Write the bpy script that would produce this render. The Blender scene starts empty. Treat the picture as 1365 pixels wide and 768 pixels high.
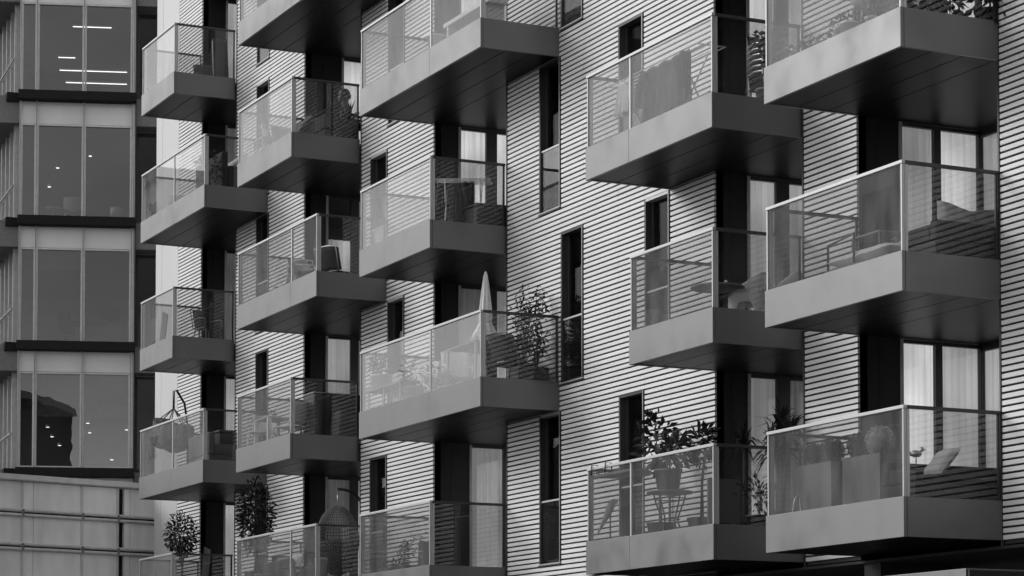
import bpy, bmesh, math, random
from mathutils import Vector, Matrix
random.seed(7)
R = math.radians
sc = bpy.context.scene
COL = sc.collection

# ------------------------------------------------------------------ camera
cam_d = bpy.data.cameras.new('camera')
cam = bpy.data.objects.new('camera', cam_d); COL.objects.link(cam)
fw = Vector((-0.89969343, 0.43434182, 0.04357647)).normalized()
rt = Vector((0.4347548, 0.90054887, 0.0)).normalized()
up = rt.cross(fw)
m = Matrix((rt, up, -fw)).transposed().to_4x4()
m.translation = Vector((25.96773667, -19.48422253, 1.70800532))
cam.matrix_world = m
cam_d.sensor_width = 36.0
cam_d.lens = 3331.72 / 1365 * 36
cam_d.shift_y = (825.42 - 384) / 1365
cam_d.clip_start = 0.5; cam_d.clip_end = 3000
sc.camera = cam

# ------------------------------------------------------------------ sky, sun, exposure
SUN_AZ = 41      # degrees from the facade's normal, towards the far (left) end of the street
SUN_EL = 26
sdir = Vector((-math.sin(R(SUN_AZ)) * math.cos(R(SUN_EL)), -math.cos(R(SUN_AZ)) * math.cos(R(SUN_EL)), math.sin(R(SUN_EL))))
w = bpy.data.worlds.new('World'); sc.world = w; w.use_nodes = True
nt = w.node_tree; nt.nodes.clear()
sky = nt.nodes.new('ShaderNodeTexSky'); sky.sky_type = 'NISHITA'; sky.sun_disc = False
sky.sun_elevation = R(SUN_EL); sky.sun_rotation = math.atan2(sdir.x, sdir.y)
sky.air_density = 1.6; sky.dust_density = 0.4; sky.ozone_density = 1.0
bw = nt.nodes.new('ShaderNodeRGBToBW')
wtc = nt.nodes.new('ShaderNodeTexCoord'); wno = nt.nodes.new('ShaderNodeTexNoise'); wno.inputs['Scale'].default_value = 3.2; wno.inputs['Detail'].default_value = 7
wmp = nt.nodes.new('ShaderNodeMapping'); wmp.inputs['Scale'].default_value = (1, 1, 2.4)
wmr = nt.nodes.new('ShaderNodeMapRange'); wmr.inputs['From Min'].default_value = 0.35; wmr.inputs['From Max'].default_value = 0.65; wmr.inputs['To Min'].default_value = 0.62; wmr.inputs['To Max'].default_value = 1.2   # broken cloud
wmu = nt.nodes.new('ShaderNodeMath'); wmu.operation = 'MULTIPLY'
nt.links.new(wtc.outputs['Generated'], wmp.inputs[0]); nt.links.new(wmp.outputs[0], wno.inputs['Vector']); nt.links.new(wno.outputs[0], wmr.inputs['Value']); nt.links.new(wmr.outputs[0], wmu.inputs[0]); nt.links.new(bw.outputs[0], wmu.inputs[1])
bg = nt.nodes.new('ShaderNodeBackground'); bg.inputs[1].default_value = 0.15
out = nt.nodes.new('ShaderNodeOutputWorld')
nt.links.new(sky.outputs[0], bw.inputs[0]); nt.links.new(wmu.outputs[0], bg.inputs[0]); nt.links.new(bg.outputs[0], out.inputs[0])
sun_d = bpy.data.lights.new('sun', 'SUN'); sun_d.energy = 0.9; sun_d.angle = R(20); sun_d.color = (1, 1, 1)
sun = bpy.data.objects.new('sun', sun_d); COL.objects.link(sun)
sun.rotation_euler = (-sdir).to_track_quat('-Z', 'Y').to_euler()
sun.location = sdir * 60
sc.view_settings.view_transform = 'Standard'; sc.view_settings.look = 'None'
sc.view_settings.exposure = 0.72; sc.view_settings.gamma = 1.0; sc.view_settings.use_curve_mapping = False
sc.render.engine = 'CYCLES'
sc.cycles.transparent_max_bounces = 32; sc.cycles.max_bounces = 8
sc.cycles.diffuse_bounces = 4; sc.cycles.glossy_bounces = 4
sc.cycles.use_denoising = True
sc.cycles.sample_clamp_indirect = 6

# ------------------------------------------------------------------ materials (the photograph is black and white: all greys)
def mat(name, g, rough=0.6, metal=0.0, ns=6.0, na=0.12, bump=0.0, bs=60.0, stretch=None, spec=0.5, trans=0.0):
    M = bpy.data.materials.new(name); M.use_nodes = True
    t = M.node_tree; b = t.nodes['Principled BSDF']
    b.inputs['Roughness'].default_value = rough; b.inputs['Metallic'].default_value = metal
    b.inputs['Specular IOR Level'].default_value = spec
    tc = t.nodes.new('ShaderNodeTexCoord'); mp = t.nodes.new('ShaderNodeMapping')
    t.links.new(tc.outputs['Object'], mp.inputs[0])
    if stretch: mp.inputs['Scale'].default_value = stretch
    n = t.nodes.new('ShaderNodeTexNoise'); n.inputs['Scale'].default_value = ns; n.inputs['Detail'].default_value = 5
    t.links.new(mp.outputs[0], n.inputs['Vector'])
    r = t.nodes.new('ShaderNodeMapRange'); r.inputs['From Min'].default_value = 0.25; r.inputs['From Max'].default_value = 0.75
    r.inputs['To Min'].default_value = g * (1 - na); r.inputs['To Max'].default_value = g * (1 + na)
    t.links.new(n.outputs[0], r.inputs['Value']); t.links.new(r.outputs[0], b.inputs['Base Color'])
    if bump:
        n2 = t.nodes.new('ShaderNodeTexNoise'); n2.inputs['Scale'].default_value = bs; n2.inputs['Detail'].default_value = 3
        t.links.new(mp.outputs[0], n2.inputs['Vector'])
        bp = t.nodes.new('ShaderNodeBump'); bp.inputs['Strength'].default_value = bump; bp.inputs['Distance'].default_value = 0.02
        t.links.new(n2.outputs[0], bp.inputs['Height']); t.links.new(bp.outputs[0], b.inputs['Normal'])
    if trans:
        o = t.nodes['Material Output']; tl = t.nodes.new('ShaderNodeBsdfTranslucent'); mx = t.nodes.new('ShaderNodeMixShader')
        t.links.new(r.outputs[0], tl.inputs[0]); mx.inputs[0].default_value = trans
        t.links.new(b.outputs[0], mx.inputs[1]); t.links.new(tl.outputs[0], mx.inputs[2]); t.links.new(mx.outputs[0], o.inputs[0])
    return M

def glass(name, T=0.84, r0=0.06, dust=0.04, wav=0.02, rough=0.0, pw=5.0):
    M = bpy.data.materials.new(name); M.use_nodes = True
    t = M.node_tree; t.nodes.clear(); L = t.links.new
    o = t.nodes.new('ShaderNodeOutputMaterial')
    lw = t.nodes.new('ShaderNodeLayerWeight'); lw.inputs[0].default_value = 0.5
    p = t.nodes.new('ShaderNodeMath'); p.operation = 'POWER'; p.inputs[1].default_value = pw
    ma = t.nodes.new('ShaderNodeMath'); ma.operation = 'MULTIPLY_ADD'; ma.inputs[1].default_value = 1 - r0; ma.inputs[2].default_value = r0
    tr = t.nodes.new('ShaderNodeBsdfTransparent'); tr.inputs[0].default_value = (T, T, T, 1)
    gl = t.nodes.new('ShaderNodeBsdfGlossy'); gl.inputs['Roughness'].default_value = rough; gl.inputs[0].default_value = (1, 1, 1, 1)
    df = t.nodes.new('ShaderNodeBsdfDiffuse'); df.inputs[0].default_value = (0.6, 0.6, 0.6, 1)
    tc = t.nodes.new('ShaderNodeTexCoord')
    n = t.nodes.new('ShaderNodeTexNoise'); n.inputs['Scale'].default_value = 0.9; n.inputs['Detail'].default_value = 2
    L(tc.outputs['Object'], n.inputs['Vector'])
    bp = t.nodes.new('ShaderNodeBump'); bp.inputs['Strength'].default_value = wav; bp.inputs['Distance'].default_value = 0.3
    L(n.outputs[0], bp.inputs['Height']); L(bp.outputs[0], gl.inputs['Normal'])
    n2 = t.nodes.new('ShaderNodeTexNoise'); n2.inputs['Scale'].default_value = 2.5; n2.inputs['Detail'].default_value = 6
    mp = t.nodes.new('ShaderNodeMapping'); mp.inputs['Scale'].default_value = (1.5, 1.5, 0.5)
    L(tc.outputs['Object'], mp.inputs[0]); L(mp.outputs[0], n2.inputs['Vector'])
    dr = t.nodes.new('ShaderNodeMapRange'); dr.inputs['From Min'].default_value = 0.3; dr.inputs['From Max'].default_value = 0.7
    dr.inputs['To Min'].default_value = dust * 0.5; dr.inputs['To Max'].default_value = dust * 1.5
    L(n2.outputs[0], dr.inputs['Value'])
    m1 = t.nodes.new('ShaderNodeMixShader'); m2 = t.nodes.new('ShaderNodeMixShader')
    L(lw.outputs['Facing'], p.inputs[0]); L(p.outputs[0], ma.inputs[0]); L(ma.outputs[0], m1.inputs[0])
    L(tr.outputs[0], m1.inputs[1]); L(gl.outputs[0], m1.inputs[2])
    L(dr.outputs[0], m2.inputs[0]); L(m1.outputs[0], m2.inputs[1]); L(df.outputs[0], m2.inputs[2]); L(m2.outputs[0], o.inputs[0])
    return M

M = dict(
    slat=mat('pale ribbed metal', 0.74, 0.5, 0.0, 1.2, 0.13, stretch=(0.5, 1, 5.0)),
    gap=mat('dark cavity', 0.03, 0.9),
    fascia=mat('grey coated aluminium', 0.05, 0.5, 0.0, 0.8, 0.16, bump=0.02, bs=2.0),
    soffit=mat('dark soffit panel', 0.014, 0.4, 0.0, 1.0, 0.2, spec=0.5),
    deck=mat('decking', 0.14, 0.7),
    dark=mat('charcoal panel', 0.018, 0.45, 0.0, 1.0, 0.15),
    frame=mat('dark window frame', 0.05, 0.4, 0.2),
    alu=mat('bright aluminium', 0.5, 0.42, 0.35, 3, 0.05),
    trim=mat('pale window trim', 0.5, 0.4, 0.2),
    towerframe=mat('tower frame', 0.6, 0.4, 0.1),
    pier=mat('smooth pale panel', 0.55, 0.45, 0.0, 0.7, 0.05, stretch=(1, 1, 0.2)),
    plaster=mat('interior plaster', 0.5, 0.9),
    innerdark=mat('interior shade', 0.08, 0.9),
    curtain=mat('white voile curtain', 0.86, 0.9, 0, 5, 0.05, trans=0.25),
    glowcurtain=None,
    greycurtain=mat('grey curtain', 0.2, 0.9, 0, 5, 0.15, trans=0.2),
    white=mat('white plastic', 0.78, 0.35, 0, 3, 0.03),
    offwhite=mat('off white fabric', 0.68, 0.9, 0, 9, 0.08, bump=0.3, bs=90),
    palegrey=mat('pale grey fabric', 0.45, 0.9, 0, 9, 0.12, bump=0.3, bs=90),
    midgrey=mat('mid grey fabric', 0.2, 0.9, 0, 9, 0.15, bump=0.3, bs=90),
    charcoalfab=mat('charcoal fabric', 0.05, 0.9, 0, 9, 0.25, bump=0.3, bs=60),
    blackfab=mat('black fabric', 0.035, 0.9, 0, 9, 0.3, bump=0.4, bs=50),
    wicker=mat('dark wicker', 0.045, 0.6, 0, 60, 0.6, bump=0.8, bs=120),
    palewicker=mat('pale wicker', 0.5, 0.6, 0, 40, 0.3, bump=0.5, bs=120),
    rattan=mat('brown rattan', 0.16, 0.6, 0, 30, 0.4, bump=0.3, bs=90),
    blackmetal=mat('black metal', 0.03, 0.4, 0.3),
    steel=mat('light steel', 0.6, 0.3, 0.7),
    leaf=mat('dark leaf', 0.022, 0.6, 0, 8, 0.5, spec=0.2, trans=0.08),
    leafmid=mat('mid leaf', 0.065, 0.6, 0, 8, 0.4, spec=0.2, trans=0.15),
    palegrass=mat('pale grass', 0.38, 0.8, 0, 8, 0.3, trans=0.25),
    flower=mat('pale petals', 0.6, 0.8, 0, 8, 0.2, trans=0.2),
    bark=mat('bark', 0.1, 0.9, 0, 20, 0.3, bump=0.5),
    terracotta=mat('pot clay', 0.25, 0.8, 0, 10, 0.12),
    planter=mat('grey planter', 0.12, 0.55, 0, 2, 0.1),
    blackpot=mat('black planter', 0.03, 0.5),
    wood=mat('grey wood', 0.2, 0.6, 0, 4, 0.2, stretch=(1, 8, 8)),
    skin=mat('skin', 0.3, 0.6), hair=mat('dark hair', 0.03, 0.6),
    bgglass=glass('balcony glass', 0.86, 0.035, 0.07, 0.004, pw=6.3),
    sideglass=glass('side glass', 0.84, 0.04, 0.006, 0.003),
    winglass=glass('window glass', 0.92, 0.08, 0.01, 0.006),
    facadeglass=glass('shaded window glass', 0.8, 0.01, 0.0, 0.01, pw=7.0),
    towerglass=glass('office glass', 0.62, 0.07, 0.01, 0.004),
    podglass=mat('frosted podium glass', 0.88, 0.3, 0, 1.6, 0.2, stretch=(1, 1, 0.3)),
    spandrel=mat('pale spandrel', 0.75, 0.3, 0.0, 0.9, 0.1, stretch=(1, 1, 0.4)),
    ledge=mat('dark ledge', 0.022, 0.8, spec=0.1),
    asphalt=mat('asphalt', 0.05, 0.9, 0, 3, 0.2, bump=0.3, bs=200),
    paving=mat('paving', 0.075, 0.8, 0, 2, 0.2),
    stone=mat('pale stone', 0.3, 0.8, 0, 1.2, 0.15),
)
M['fascia'].node_tree.nodes['Principled BSDF'].inputs['IOR'].default_value = 2.35
ft = M['fascia'].node_tree; fb_ = ft.nodes['Principled BSDF']
fn_ = ft.nodes.new('ShaderNodeTexNoise'); fn_.inputs['Scale'].default_value = 1.3; fn_.inputs['Detail'].default_value = 6
fr_ = ft.nodes.new('ShaderNodeMapRange'); fr_.inputs['From Min'].default_value = 0.3; fr_.inputs['From Max'].default_value = 0.7; fr_.inputs['To Min'].default_value = 0.36; fr_.inputs['To Max'].default_value = 0.62
ftc = ft.nodes.new('ShaderNodeTexCoord'); ft.links.new(ftc.outputs['Object'], fn_.inputs['Vector']); ft.links.new(fn_.outputs[0], fr_.inputs['Value']); ft.links.new(fr_.outputs[0], fb_.inputs['Roughness'])
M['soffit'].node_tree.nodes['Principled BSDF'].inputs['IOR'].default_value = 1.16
def emis(name, s):
    m_ = bpy.data.materials.new(name); m_.use_nodes = True; t = m_.node_tree; t.nodes.clear()
    e = t.nodes.new('ShaderNodeEmission'); e.inputs[1].default_value = s
    o = t.nodes.new('ShaderNodeOutputMaterial'); t.links.new(e.outputs[0], o.inputs[0]); return m_
M['tube'] = emis('lit tube', 2.6)
def glow_cloth(name, s):                           # white voile; added emission brightens it in place of daylight
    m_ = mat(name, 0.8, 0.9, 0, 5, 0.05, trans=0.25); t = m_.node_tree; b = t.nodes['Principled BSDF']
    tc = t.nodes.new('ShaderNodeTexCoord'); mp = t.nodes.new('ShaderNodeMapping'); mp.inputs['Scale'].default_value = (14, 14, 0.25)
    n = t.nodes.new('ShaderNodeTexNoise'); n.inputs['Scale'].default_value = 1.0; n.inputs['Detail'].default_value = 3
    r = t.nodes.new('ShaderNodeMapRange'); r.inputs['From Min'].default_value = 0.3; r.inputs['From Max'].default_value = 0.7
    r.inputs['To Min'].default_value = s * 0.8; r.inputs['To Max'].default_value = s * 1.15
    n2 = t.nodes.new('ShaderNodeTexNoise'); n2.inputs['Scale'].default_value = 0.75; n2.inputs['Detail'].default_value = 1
    r2 = t.nodes.new('ShaderNodeMapRange'); r2.inputs['From Min'].default_value = 0.35; r2.inputs['From Max'].default_value = 0.65; r2.inputs['To Min'].default_value = 0.45; r2.inputs['To Max'].default_value = 1.15  # patchy strength imitates uneven lighting on the cloth
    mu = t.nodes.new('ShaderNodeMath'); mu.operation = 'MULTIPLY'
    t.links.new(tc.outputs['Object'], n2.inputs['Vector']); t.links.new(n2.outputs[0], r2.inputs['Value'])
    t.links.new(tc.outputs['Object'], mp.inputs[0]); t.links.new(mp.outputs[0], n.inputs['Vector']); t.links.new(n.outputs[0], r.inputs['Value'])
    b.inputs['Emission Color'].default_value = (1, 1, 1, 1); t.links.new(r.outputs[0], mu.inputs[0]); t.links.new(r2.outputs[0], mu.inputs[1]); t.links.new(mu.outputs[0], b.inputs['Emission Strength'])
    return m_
M['glowcurtain'] = glow_cloth('glowing voile curtain', 0.5)
M['midcurtain'] = glow_cloth('half glowing voile curtain', 0.26)
M['dimcurtain'] = glow_cloth('faintly glowing voile curtain', 0.06)

# ------------------------------------------------------------------ mesh builder
class MB:
    def __init__(s): s.v = []; s.f = []; s.m = []; s.s = []
    def face(s, idx, m=0, sm=False): s.f.append(idx); s.m.append(m); s.s.append(sm)
    def box(s, x0, x1, y0, y1, z0, z1, m=0):
        if x1 < x0: x0, x1 = x1, x0
        if y1 < y0: y0, y1 = y1, y0
        if z1 < z0: z0, z1 = z1, z0
        b = len(s.v)
        s.v += [(x0, y0, z0), (x1, y0, z0), (x1, y1, z0), (x0, y1, z0), (x0, y0, z1), (x1, y0, z1), (x1, y1, z1), (x0, y1, z1)]
        for q in ((0, 3, 2, 1), (4, 5, 6, 7), (0, 1, 5, 4), (1, 2, 6, 5), (2, 3, 7, 6), (3, 0, 4, 7)):
            s.face([b + i for i in q], m)
    def prism(s, prof, x0, x1, m=0):             # profile of (y, z), extruded along x
        b = len(s.v); n = len(prof)
        s.v += [(x0, y, z) for y, z in prof] + [(x1, y, z) for y, z in prof]
        for i in range(n):
            j = (i + 1) % n; s.face([b + i, b + j, b + n + j, b + n + i], m)
        s.face([b + i for i in range(n)][::-1], m); s.face([b + n + i for i in range(n)], m)
    def tube(s, pts, r, n=8, m=0, cap=True):
        pts = [Vector(p) for p in pts]; k = len(pts); b = len(s.v); prev = None
        rs = r if isinstance(r, (list, tuple)) else [r] * k
        for i, p in enumerate(pts):
            d = (pts[min(i + 1, k - 1)] - pts[max(i - 1, 0)]).normalized()
            if prev is None:
                a = Vector((0, 0, 1)) if abs(d.z) < 0.9 else Vector((1, 0, 0)); u = d.cross(a).normalized()
            else:
                u = (prev - d * prev.dot(d)).normalized()
            prev = u; v_ = d.cross(u)
            for j in range(n):
                a = 2 * math.pi * j / n; s.v.append(tuple(p + (u * math.cos(a) + v_ * math.sin(a)) * rs[i]))
        for i in range(k - 1):
            for j in range(n):
                s.face([b + i * n + j, b + i * n + (j + 1) % n, b + (i + 1) * n + (j + 1) % n, b + (i + 1) * n + j], m, True)
        if cap:
            s.face([b + j for j in range(n)][::-1], m); s.face([b + (k - 1) * n + j for j in range(n)], m)
    def lathe(s, prof, c=(0, 0, 0), n=24, m=0, fold=0.0, nf=8):   # profile of (r, z)
        b = len(s.v); k = len(prof)
        for r, z in prof:
            for j in range(n):
                a = 2 * math.pi * j / n; rr = r * (1 + fold * math.cos(nf * a))
                s.v.append((c[0] + rr * math.cos(a), c[1] + rr * math.sin(a), c[2] + z))
        for i in range(k - 1):
            for j in range(n):
                s.face([b + i * n + j, b + i * n + (j + 1) % n, b + (i + 1) * n + (j + 1) % n, b + (i + 1) * n + j], m, True)
        if prof[0][0] > 1e-4: s.face([b + j for j in range(n)][::-1], m)
        if prof[-1][0] > 1e-4: s.face([b + (k - 1) * n + j for j in range(n)], m)
    def grid(s, fn, nu, nv, m=0, sm=True):
        b = len(s.v)
        for i in range(nu + 1):
            for j in range(nv + 1): s.v.append(tuple(fn(i / nu, j / nv)))
        for i in range(nu):
            for j in range(nv):
                a = b + i * (nv + 1) + j; s.face([a, a + nv + 1, a + nv + 2, a + 1], m, sm)
    def leaf(s, p, d, n, L, W, m=0):             # a folded leaf of two faces
        p = Vector(p); d = Vector(d).normalized(); sd = d.cross(Vector(n)).normalized(); n = sd.cross(d)
        b = len(s.v)
        s.v += [tuple(p), tuple(p + d * L * 0.45 + sd * W / 2 + n * W * 0.18), tuple(p + d * L), tuple(p + d * L * 0.45 - sd * W / 2 + n * W * 0.18), tuple(p + d * L * 0.5)]
        s.face([b, b + 1, b + 2, b + 4], m); s.face([b, b + 4, b + 2, b + 3], m)
    def ball(s, c, r, m=0, nu=12, nv=8, sq=(1, 1, 1)):
        b0 = len(s.v)
        prof = [(r * math.sin(math.pi * i / nv), -r * math.cos(math.pi * i / nv)) for i in range(nv + 1)]
        prof[0] = (1e-5, -r); prof[-1] = (1e-5, r)
        s.lathe(prof, (0, 0, 0), nu, m)
        for i in range(b0, len(s.v)):
            x, y, z = s.v[i]; s.v[i] = (c[0] + x * sq[0], c[1] + y * sq[1], c[2] + z * sq[2])
    def build(s, name, mats, parent=None, bevel=0.0, mods=None, fixn=True):
        me = bpy.data.meshes.new(name)
        me.from_pydata(s.v, [], s.f)
        if not isinstance(mats, (list, tuple)): mats = [mats]
        for x in mats: me.materials.append(x)
        me.polygons.foreach_set('material_index', s.m); me.polygons.foreach_set('use_smooth', s.s)
        if fixn:
            bm = bmesh.new(); bm.from_mesh(me); bmesh.ops.recalc_face_normals(bm, faces=bm.faces); bm.to_mesh(me); bm.free()
        me.update()
        o = bpy.data.objects.new(name, me); COL.objects.link(o)
        if parent: o.parent = parent
        if bevel:
            bv = o.modifiers.new('bevel', 'BEVEL'); bv.width = bevel; bv.segments = 2; bv.limit_method = 'ANGLE'
        return o

def tag(o, label=None, cat=None, group=None, kind=None):
    if label: o['label'] = label
    if cat: o['category'] = cat
    if group: o['group'] = group
    if kind: o['kind'] = kind
    return o
def thing(name, label, cat, loc=(0, 0, 0), rz=0.0, group=None):
    o = bpy.data.objects.new(name, None); COL.objects.link(o)
    o.empty_display_size = 0.2; o.location = loc; o.rotation_euler = (0, 0, R(rz))
    return tag(o, label, cat, group)
def copy_tree(o, parent=None):
    c = o.copy(); COL.objects.link(c)
    if parent: c.parent = parent
    for ch in list(o.children): copy_tree(ch, c)
    return c
def bx(name, m_, parent, *a, bevel=0.0):
    b = MB(); b.box(*a); return b.build(name, m_, parent, bevel)
def solid(o, t, off=0):
    s = o.modifiers.new('solid', 'SOLIDIFY'); s.thickness = t; s.offset = off; return o

def weave(o, t):
    wf = o.modifiers.new('weave', 'WIREFRAME'); wf.thickness = t * 0.6; wf.use_even_offset = False; return o

# ------------------------------------------------------------------ levels and columns of the apartment building
H = 3.1; FH = 0.511; RH = 1.152; D = 1.519
def zb(l): return 7.2 - H * (l - 2)             # underside of a balcony
def zt(l): return zb(l) + FH                    # top of its fascia
PITCH = H / 36
# recesses (x left, x right)
REC = {'R': (-3.26, 0.03), 'C': (-7.2, -4.63), 'B': (-17.89, -14.58), 'A': (-24.87, -21.55), 'E': (-31.85, -29.27)}
WL = 0.012                                       # cladding bottom
ZTOP = 22.0; ZBOT = 4.055

apt = thing('apartment_building', 'apartment block clad in pale horizontal ribs with stacked glass balconies', 'apartment building', (-16, 0, 0))
AP = Vector((-16, 0, 0))
class PB(MB):                                    # builds in world coordinates under a parent placed at AP
    def build(s, name, mats, parent=None, bevel=0.0, **k):
        s.v = [(x - AP.x, y - AP.y, z - AP.z) for x, y, z in s.v]
        return MB.build(s, name, mats, parent if parent else apt, bevel, **k)

# narrow floor-to-ceiling windows: (x0, x1, level whose floor it stands on)
WIN = []
for x0, x1, ls in ((-21.06, -20.18, (1, 3, -1)), (-20.15, -19.31, (2, 0)), (-13.27, -12.45, (1, 3, -1)), (-12.43, -11.6, (2, 0)),
                   (-10.31, -9.46, (1, 3)), (-9.42, -8.6, (2, 0)), (-27.91, -27.08, (-1, 0, 1, 2, 3))):
    for l in ls: WIN.append((x0, x1, zt(l) - 0.035, zb(l - 1) - 0.003))

def cladding(x0, x1, joints=()):
    wins = [q for q in WIN if q[0] > x0 - 0.01 and q[1] < x1 + 0.01]
    b = PB()
    k = 0; z = ZBOT + 0.012
    h = PITCH - 0.027
    base = zb(2)
    k0 = math.ceil((ZBOT - base) / PITCH - 0.2)
    k = k0
    while base + k * PITCH < ZTOP:
        z0 = base + k * PITCH + 0.010; z1 = z0 + h; k += 1
        segs = [(x0, x1)]
        for wx0, wx1, wz0, wz1 in wins:
            if z1 > wz0 - 0.012 and z0 < wz1 + 0.012:
                ns = []
                for a, c in segs:
                    if wx1 <= a or wx0 >= c: ns.append((a, c)); continue
                    if wx0 - 0.02 > a: ns.append((a, wx0 - 0.02))
                    if wx1 + 0.02 < c: ns.append((wx1 + 0.02, c))
                segs = ns
        ns = []
        for a, c in segs:
            cuts = [a] + [j for j in joints if a + 0.05 < j < c - 0.05] + [c]
            for i in range(len(cuts) - 1):
                ns.append((cuts[i] + (0.002 if i else 0), cuts[i + 1] - (0.002 if i < len(cuts) - 2 else 0)))
        for a, c in ns:
            dz = random.uniform(-0.0012, 0.0012); dy = random.uniform(-0.0015, 0.0015)
            q0, q1 = z0 + dz, z1 + dz
            b.prism([(0.034, q0 + 0.002), (0.004 + dy, q0), (0.0 + dy, q0 + 0.003), (0.0 + dy, q1 - 0.004), (0.004 + dy, q1), (0.034, q1 - 0.002)], a, c)
    b.build('ribbed_cladding', M['slat'])
    # backing wall round the window openings
    bw_ = PB()
    xs = sorted({x0, x1} | {q for w_ in wins for q in w_[:2]}); zs = sorted({ZBOT, ZTOP} | {q for w_ in wins for q in w_[2:]})
    for i in range(len(xs) - 1):
        for j in range(len(zs) - 1):
            cx = (xs[i] + xs[i + 1]) / 2; cz = (zs[j] + zs[j + 1]) / 2
            if any(w_[0] < cx < w_[1] and w_[2] < cz < w_[3] for w_ in wins): continue
            bw_.box(xs[i], xs[i + 1], 0.0345, 0.16, zs[j], zs[j + 1])
    bw_.build('backing_wall', M['gap'])

cladding(0.03, 9.0, joints=(2.9, 5.7))
cladding(-4.63, -3.26)
cladding(-14.58, -7.2, joints=(-12.44, -11.58, -10.33, -9.44, -8.58))
cladding(-21.55, -17.89, joints=(-20.165,))
cladding(-29.27, -24.87, joints=(-27.05,))
cladding(-33.6, -31.85)
# smooth end pier and the building's end wall, roof and shell
b = PB(); b.box(-35.44, -34.945, 0.0, 0.3, 0, ZTOP); b.box(-34.93, -33.615, 0.0, 0.3, 0, ZTOP); b.box(-34.945, -34.93, 0.02, 0.28, 0, ZTOP)
b.build('end_pier', M['pier'])
b = PB(); b.box(-35.44, 9, 0.5, 13, ZTOP + 0.003, ZTOP + 0.4); b.build('roof', M['stone'])
b = PB(); b.box(-35.44, 9, 12.7, 13, 0, ZTOP); b.box(-35.44, -35.2, 0.303, 12.7, 0, ZTOP); b.box(8.8, 9, 0.2, 12.7, 0, ZTOP); b.build('rear_wall', M['stone'])
b = PB()
for l in range(-3, 4):
    if zt(l) < ZTOP: b.box(-35.1, 8.7, 0.17, 12.5, zb(l) + 0.045, zt(l) - 0.16)
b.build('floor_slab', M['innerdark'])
b = PB(); b.box(-35.1, 8.7, 4.2, 4.4, ZBOT, ZTOP); b.build('interior_wall', M['plaster'])
# thin dark trims down the edges of each cladding strip
for x in (0.03, -4.63, -14.58, -21.55, -29.27):
    b = PB(); b.box(x - 0.035, x - 0.002, -0.012, 0.2, ZBOT - 0.02, ZTOP); b.build('edge_trim', M['frame'])

# ---- windows
def window(x0, x1, z0, z1, i):
    f = PB()
    t = 0.045
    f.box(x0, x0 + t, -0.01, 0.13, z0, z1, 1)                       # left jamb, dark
    f.box(x1 - 0.024, x1, -0.014, 0.13, z0, z1, 1); f.box(x1 - t, x1 - 0.0245, -0.010, 0.13, z0, z1, 0)   # right jamb, its inner lip in pale trim
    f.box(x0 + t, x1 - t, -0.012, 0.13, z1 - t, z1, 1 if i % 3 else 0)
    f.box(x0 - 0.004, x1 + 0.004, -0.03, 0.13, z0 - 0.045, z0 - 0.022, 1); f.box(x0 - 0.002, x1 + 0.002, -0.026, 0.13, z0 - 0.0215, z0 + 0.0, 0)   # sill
    f.box(x0 + t, x1 - t, 0.10, 0.16, z0, z0 + 0.07, 1)
    f.box(x0 + t, x0 + t + 0.05, 0.10, 0.16, z0 + 0.07, z1 - t, 1); f.box(x1 - t - 0.05, x1 - t, 0.10, 0.16, z0 + 0.07, z1 - t, 1)
    # dark room lining behind
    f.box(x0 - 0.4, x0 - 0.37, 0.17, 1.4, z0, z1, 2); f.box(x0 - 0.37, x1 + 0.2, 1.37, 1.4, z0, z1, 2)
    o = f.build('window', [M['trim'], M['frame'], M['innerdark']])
    p = PB(); p.box(x0 + t + 0.05, x1 - t - 0.05, 0.12, 0.136, z0 + 0.07, z1 - t); c = p.build('pane', M['facadeglass']); c.parent = o
    g = PB(); g.box(x0 + t + 0.003, x1 - t - 0.003, 0.02, 0.032, z0 + 0.03, z0 + 1.08); c = g.build('guard_glass', M['sideglass']); c.parent = o
    r_ = PB(); r_.box(x0 + t, x1 - t, 0.012, 0.042, z0 + 1.08, z0 + 1.11); c = r_.build('guard_rail', M['alu']); c.parent = o
    if i % 2 == 0 or i in (5, 9):
        cu = PB(); xa = x0 + 0.42 if i % 4 else x0 + 0.3
        n = 14
        cu.grid(lambda u, v: (xa + (x1 - 0.06 - xa) * u, 0.3 + 0.022 * math.sin(u * n * 2.4 + i), z0 + 0.02 + v * (z1 - z0 - 0.06)), 40, 2)
        c = cu.build('curtain', M['greycurtain'], fixn=False); c.parent = o
    return o
for i, q in enumerate(WIN): window(*q, i)

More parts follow.
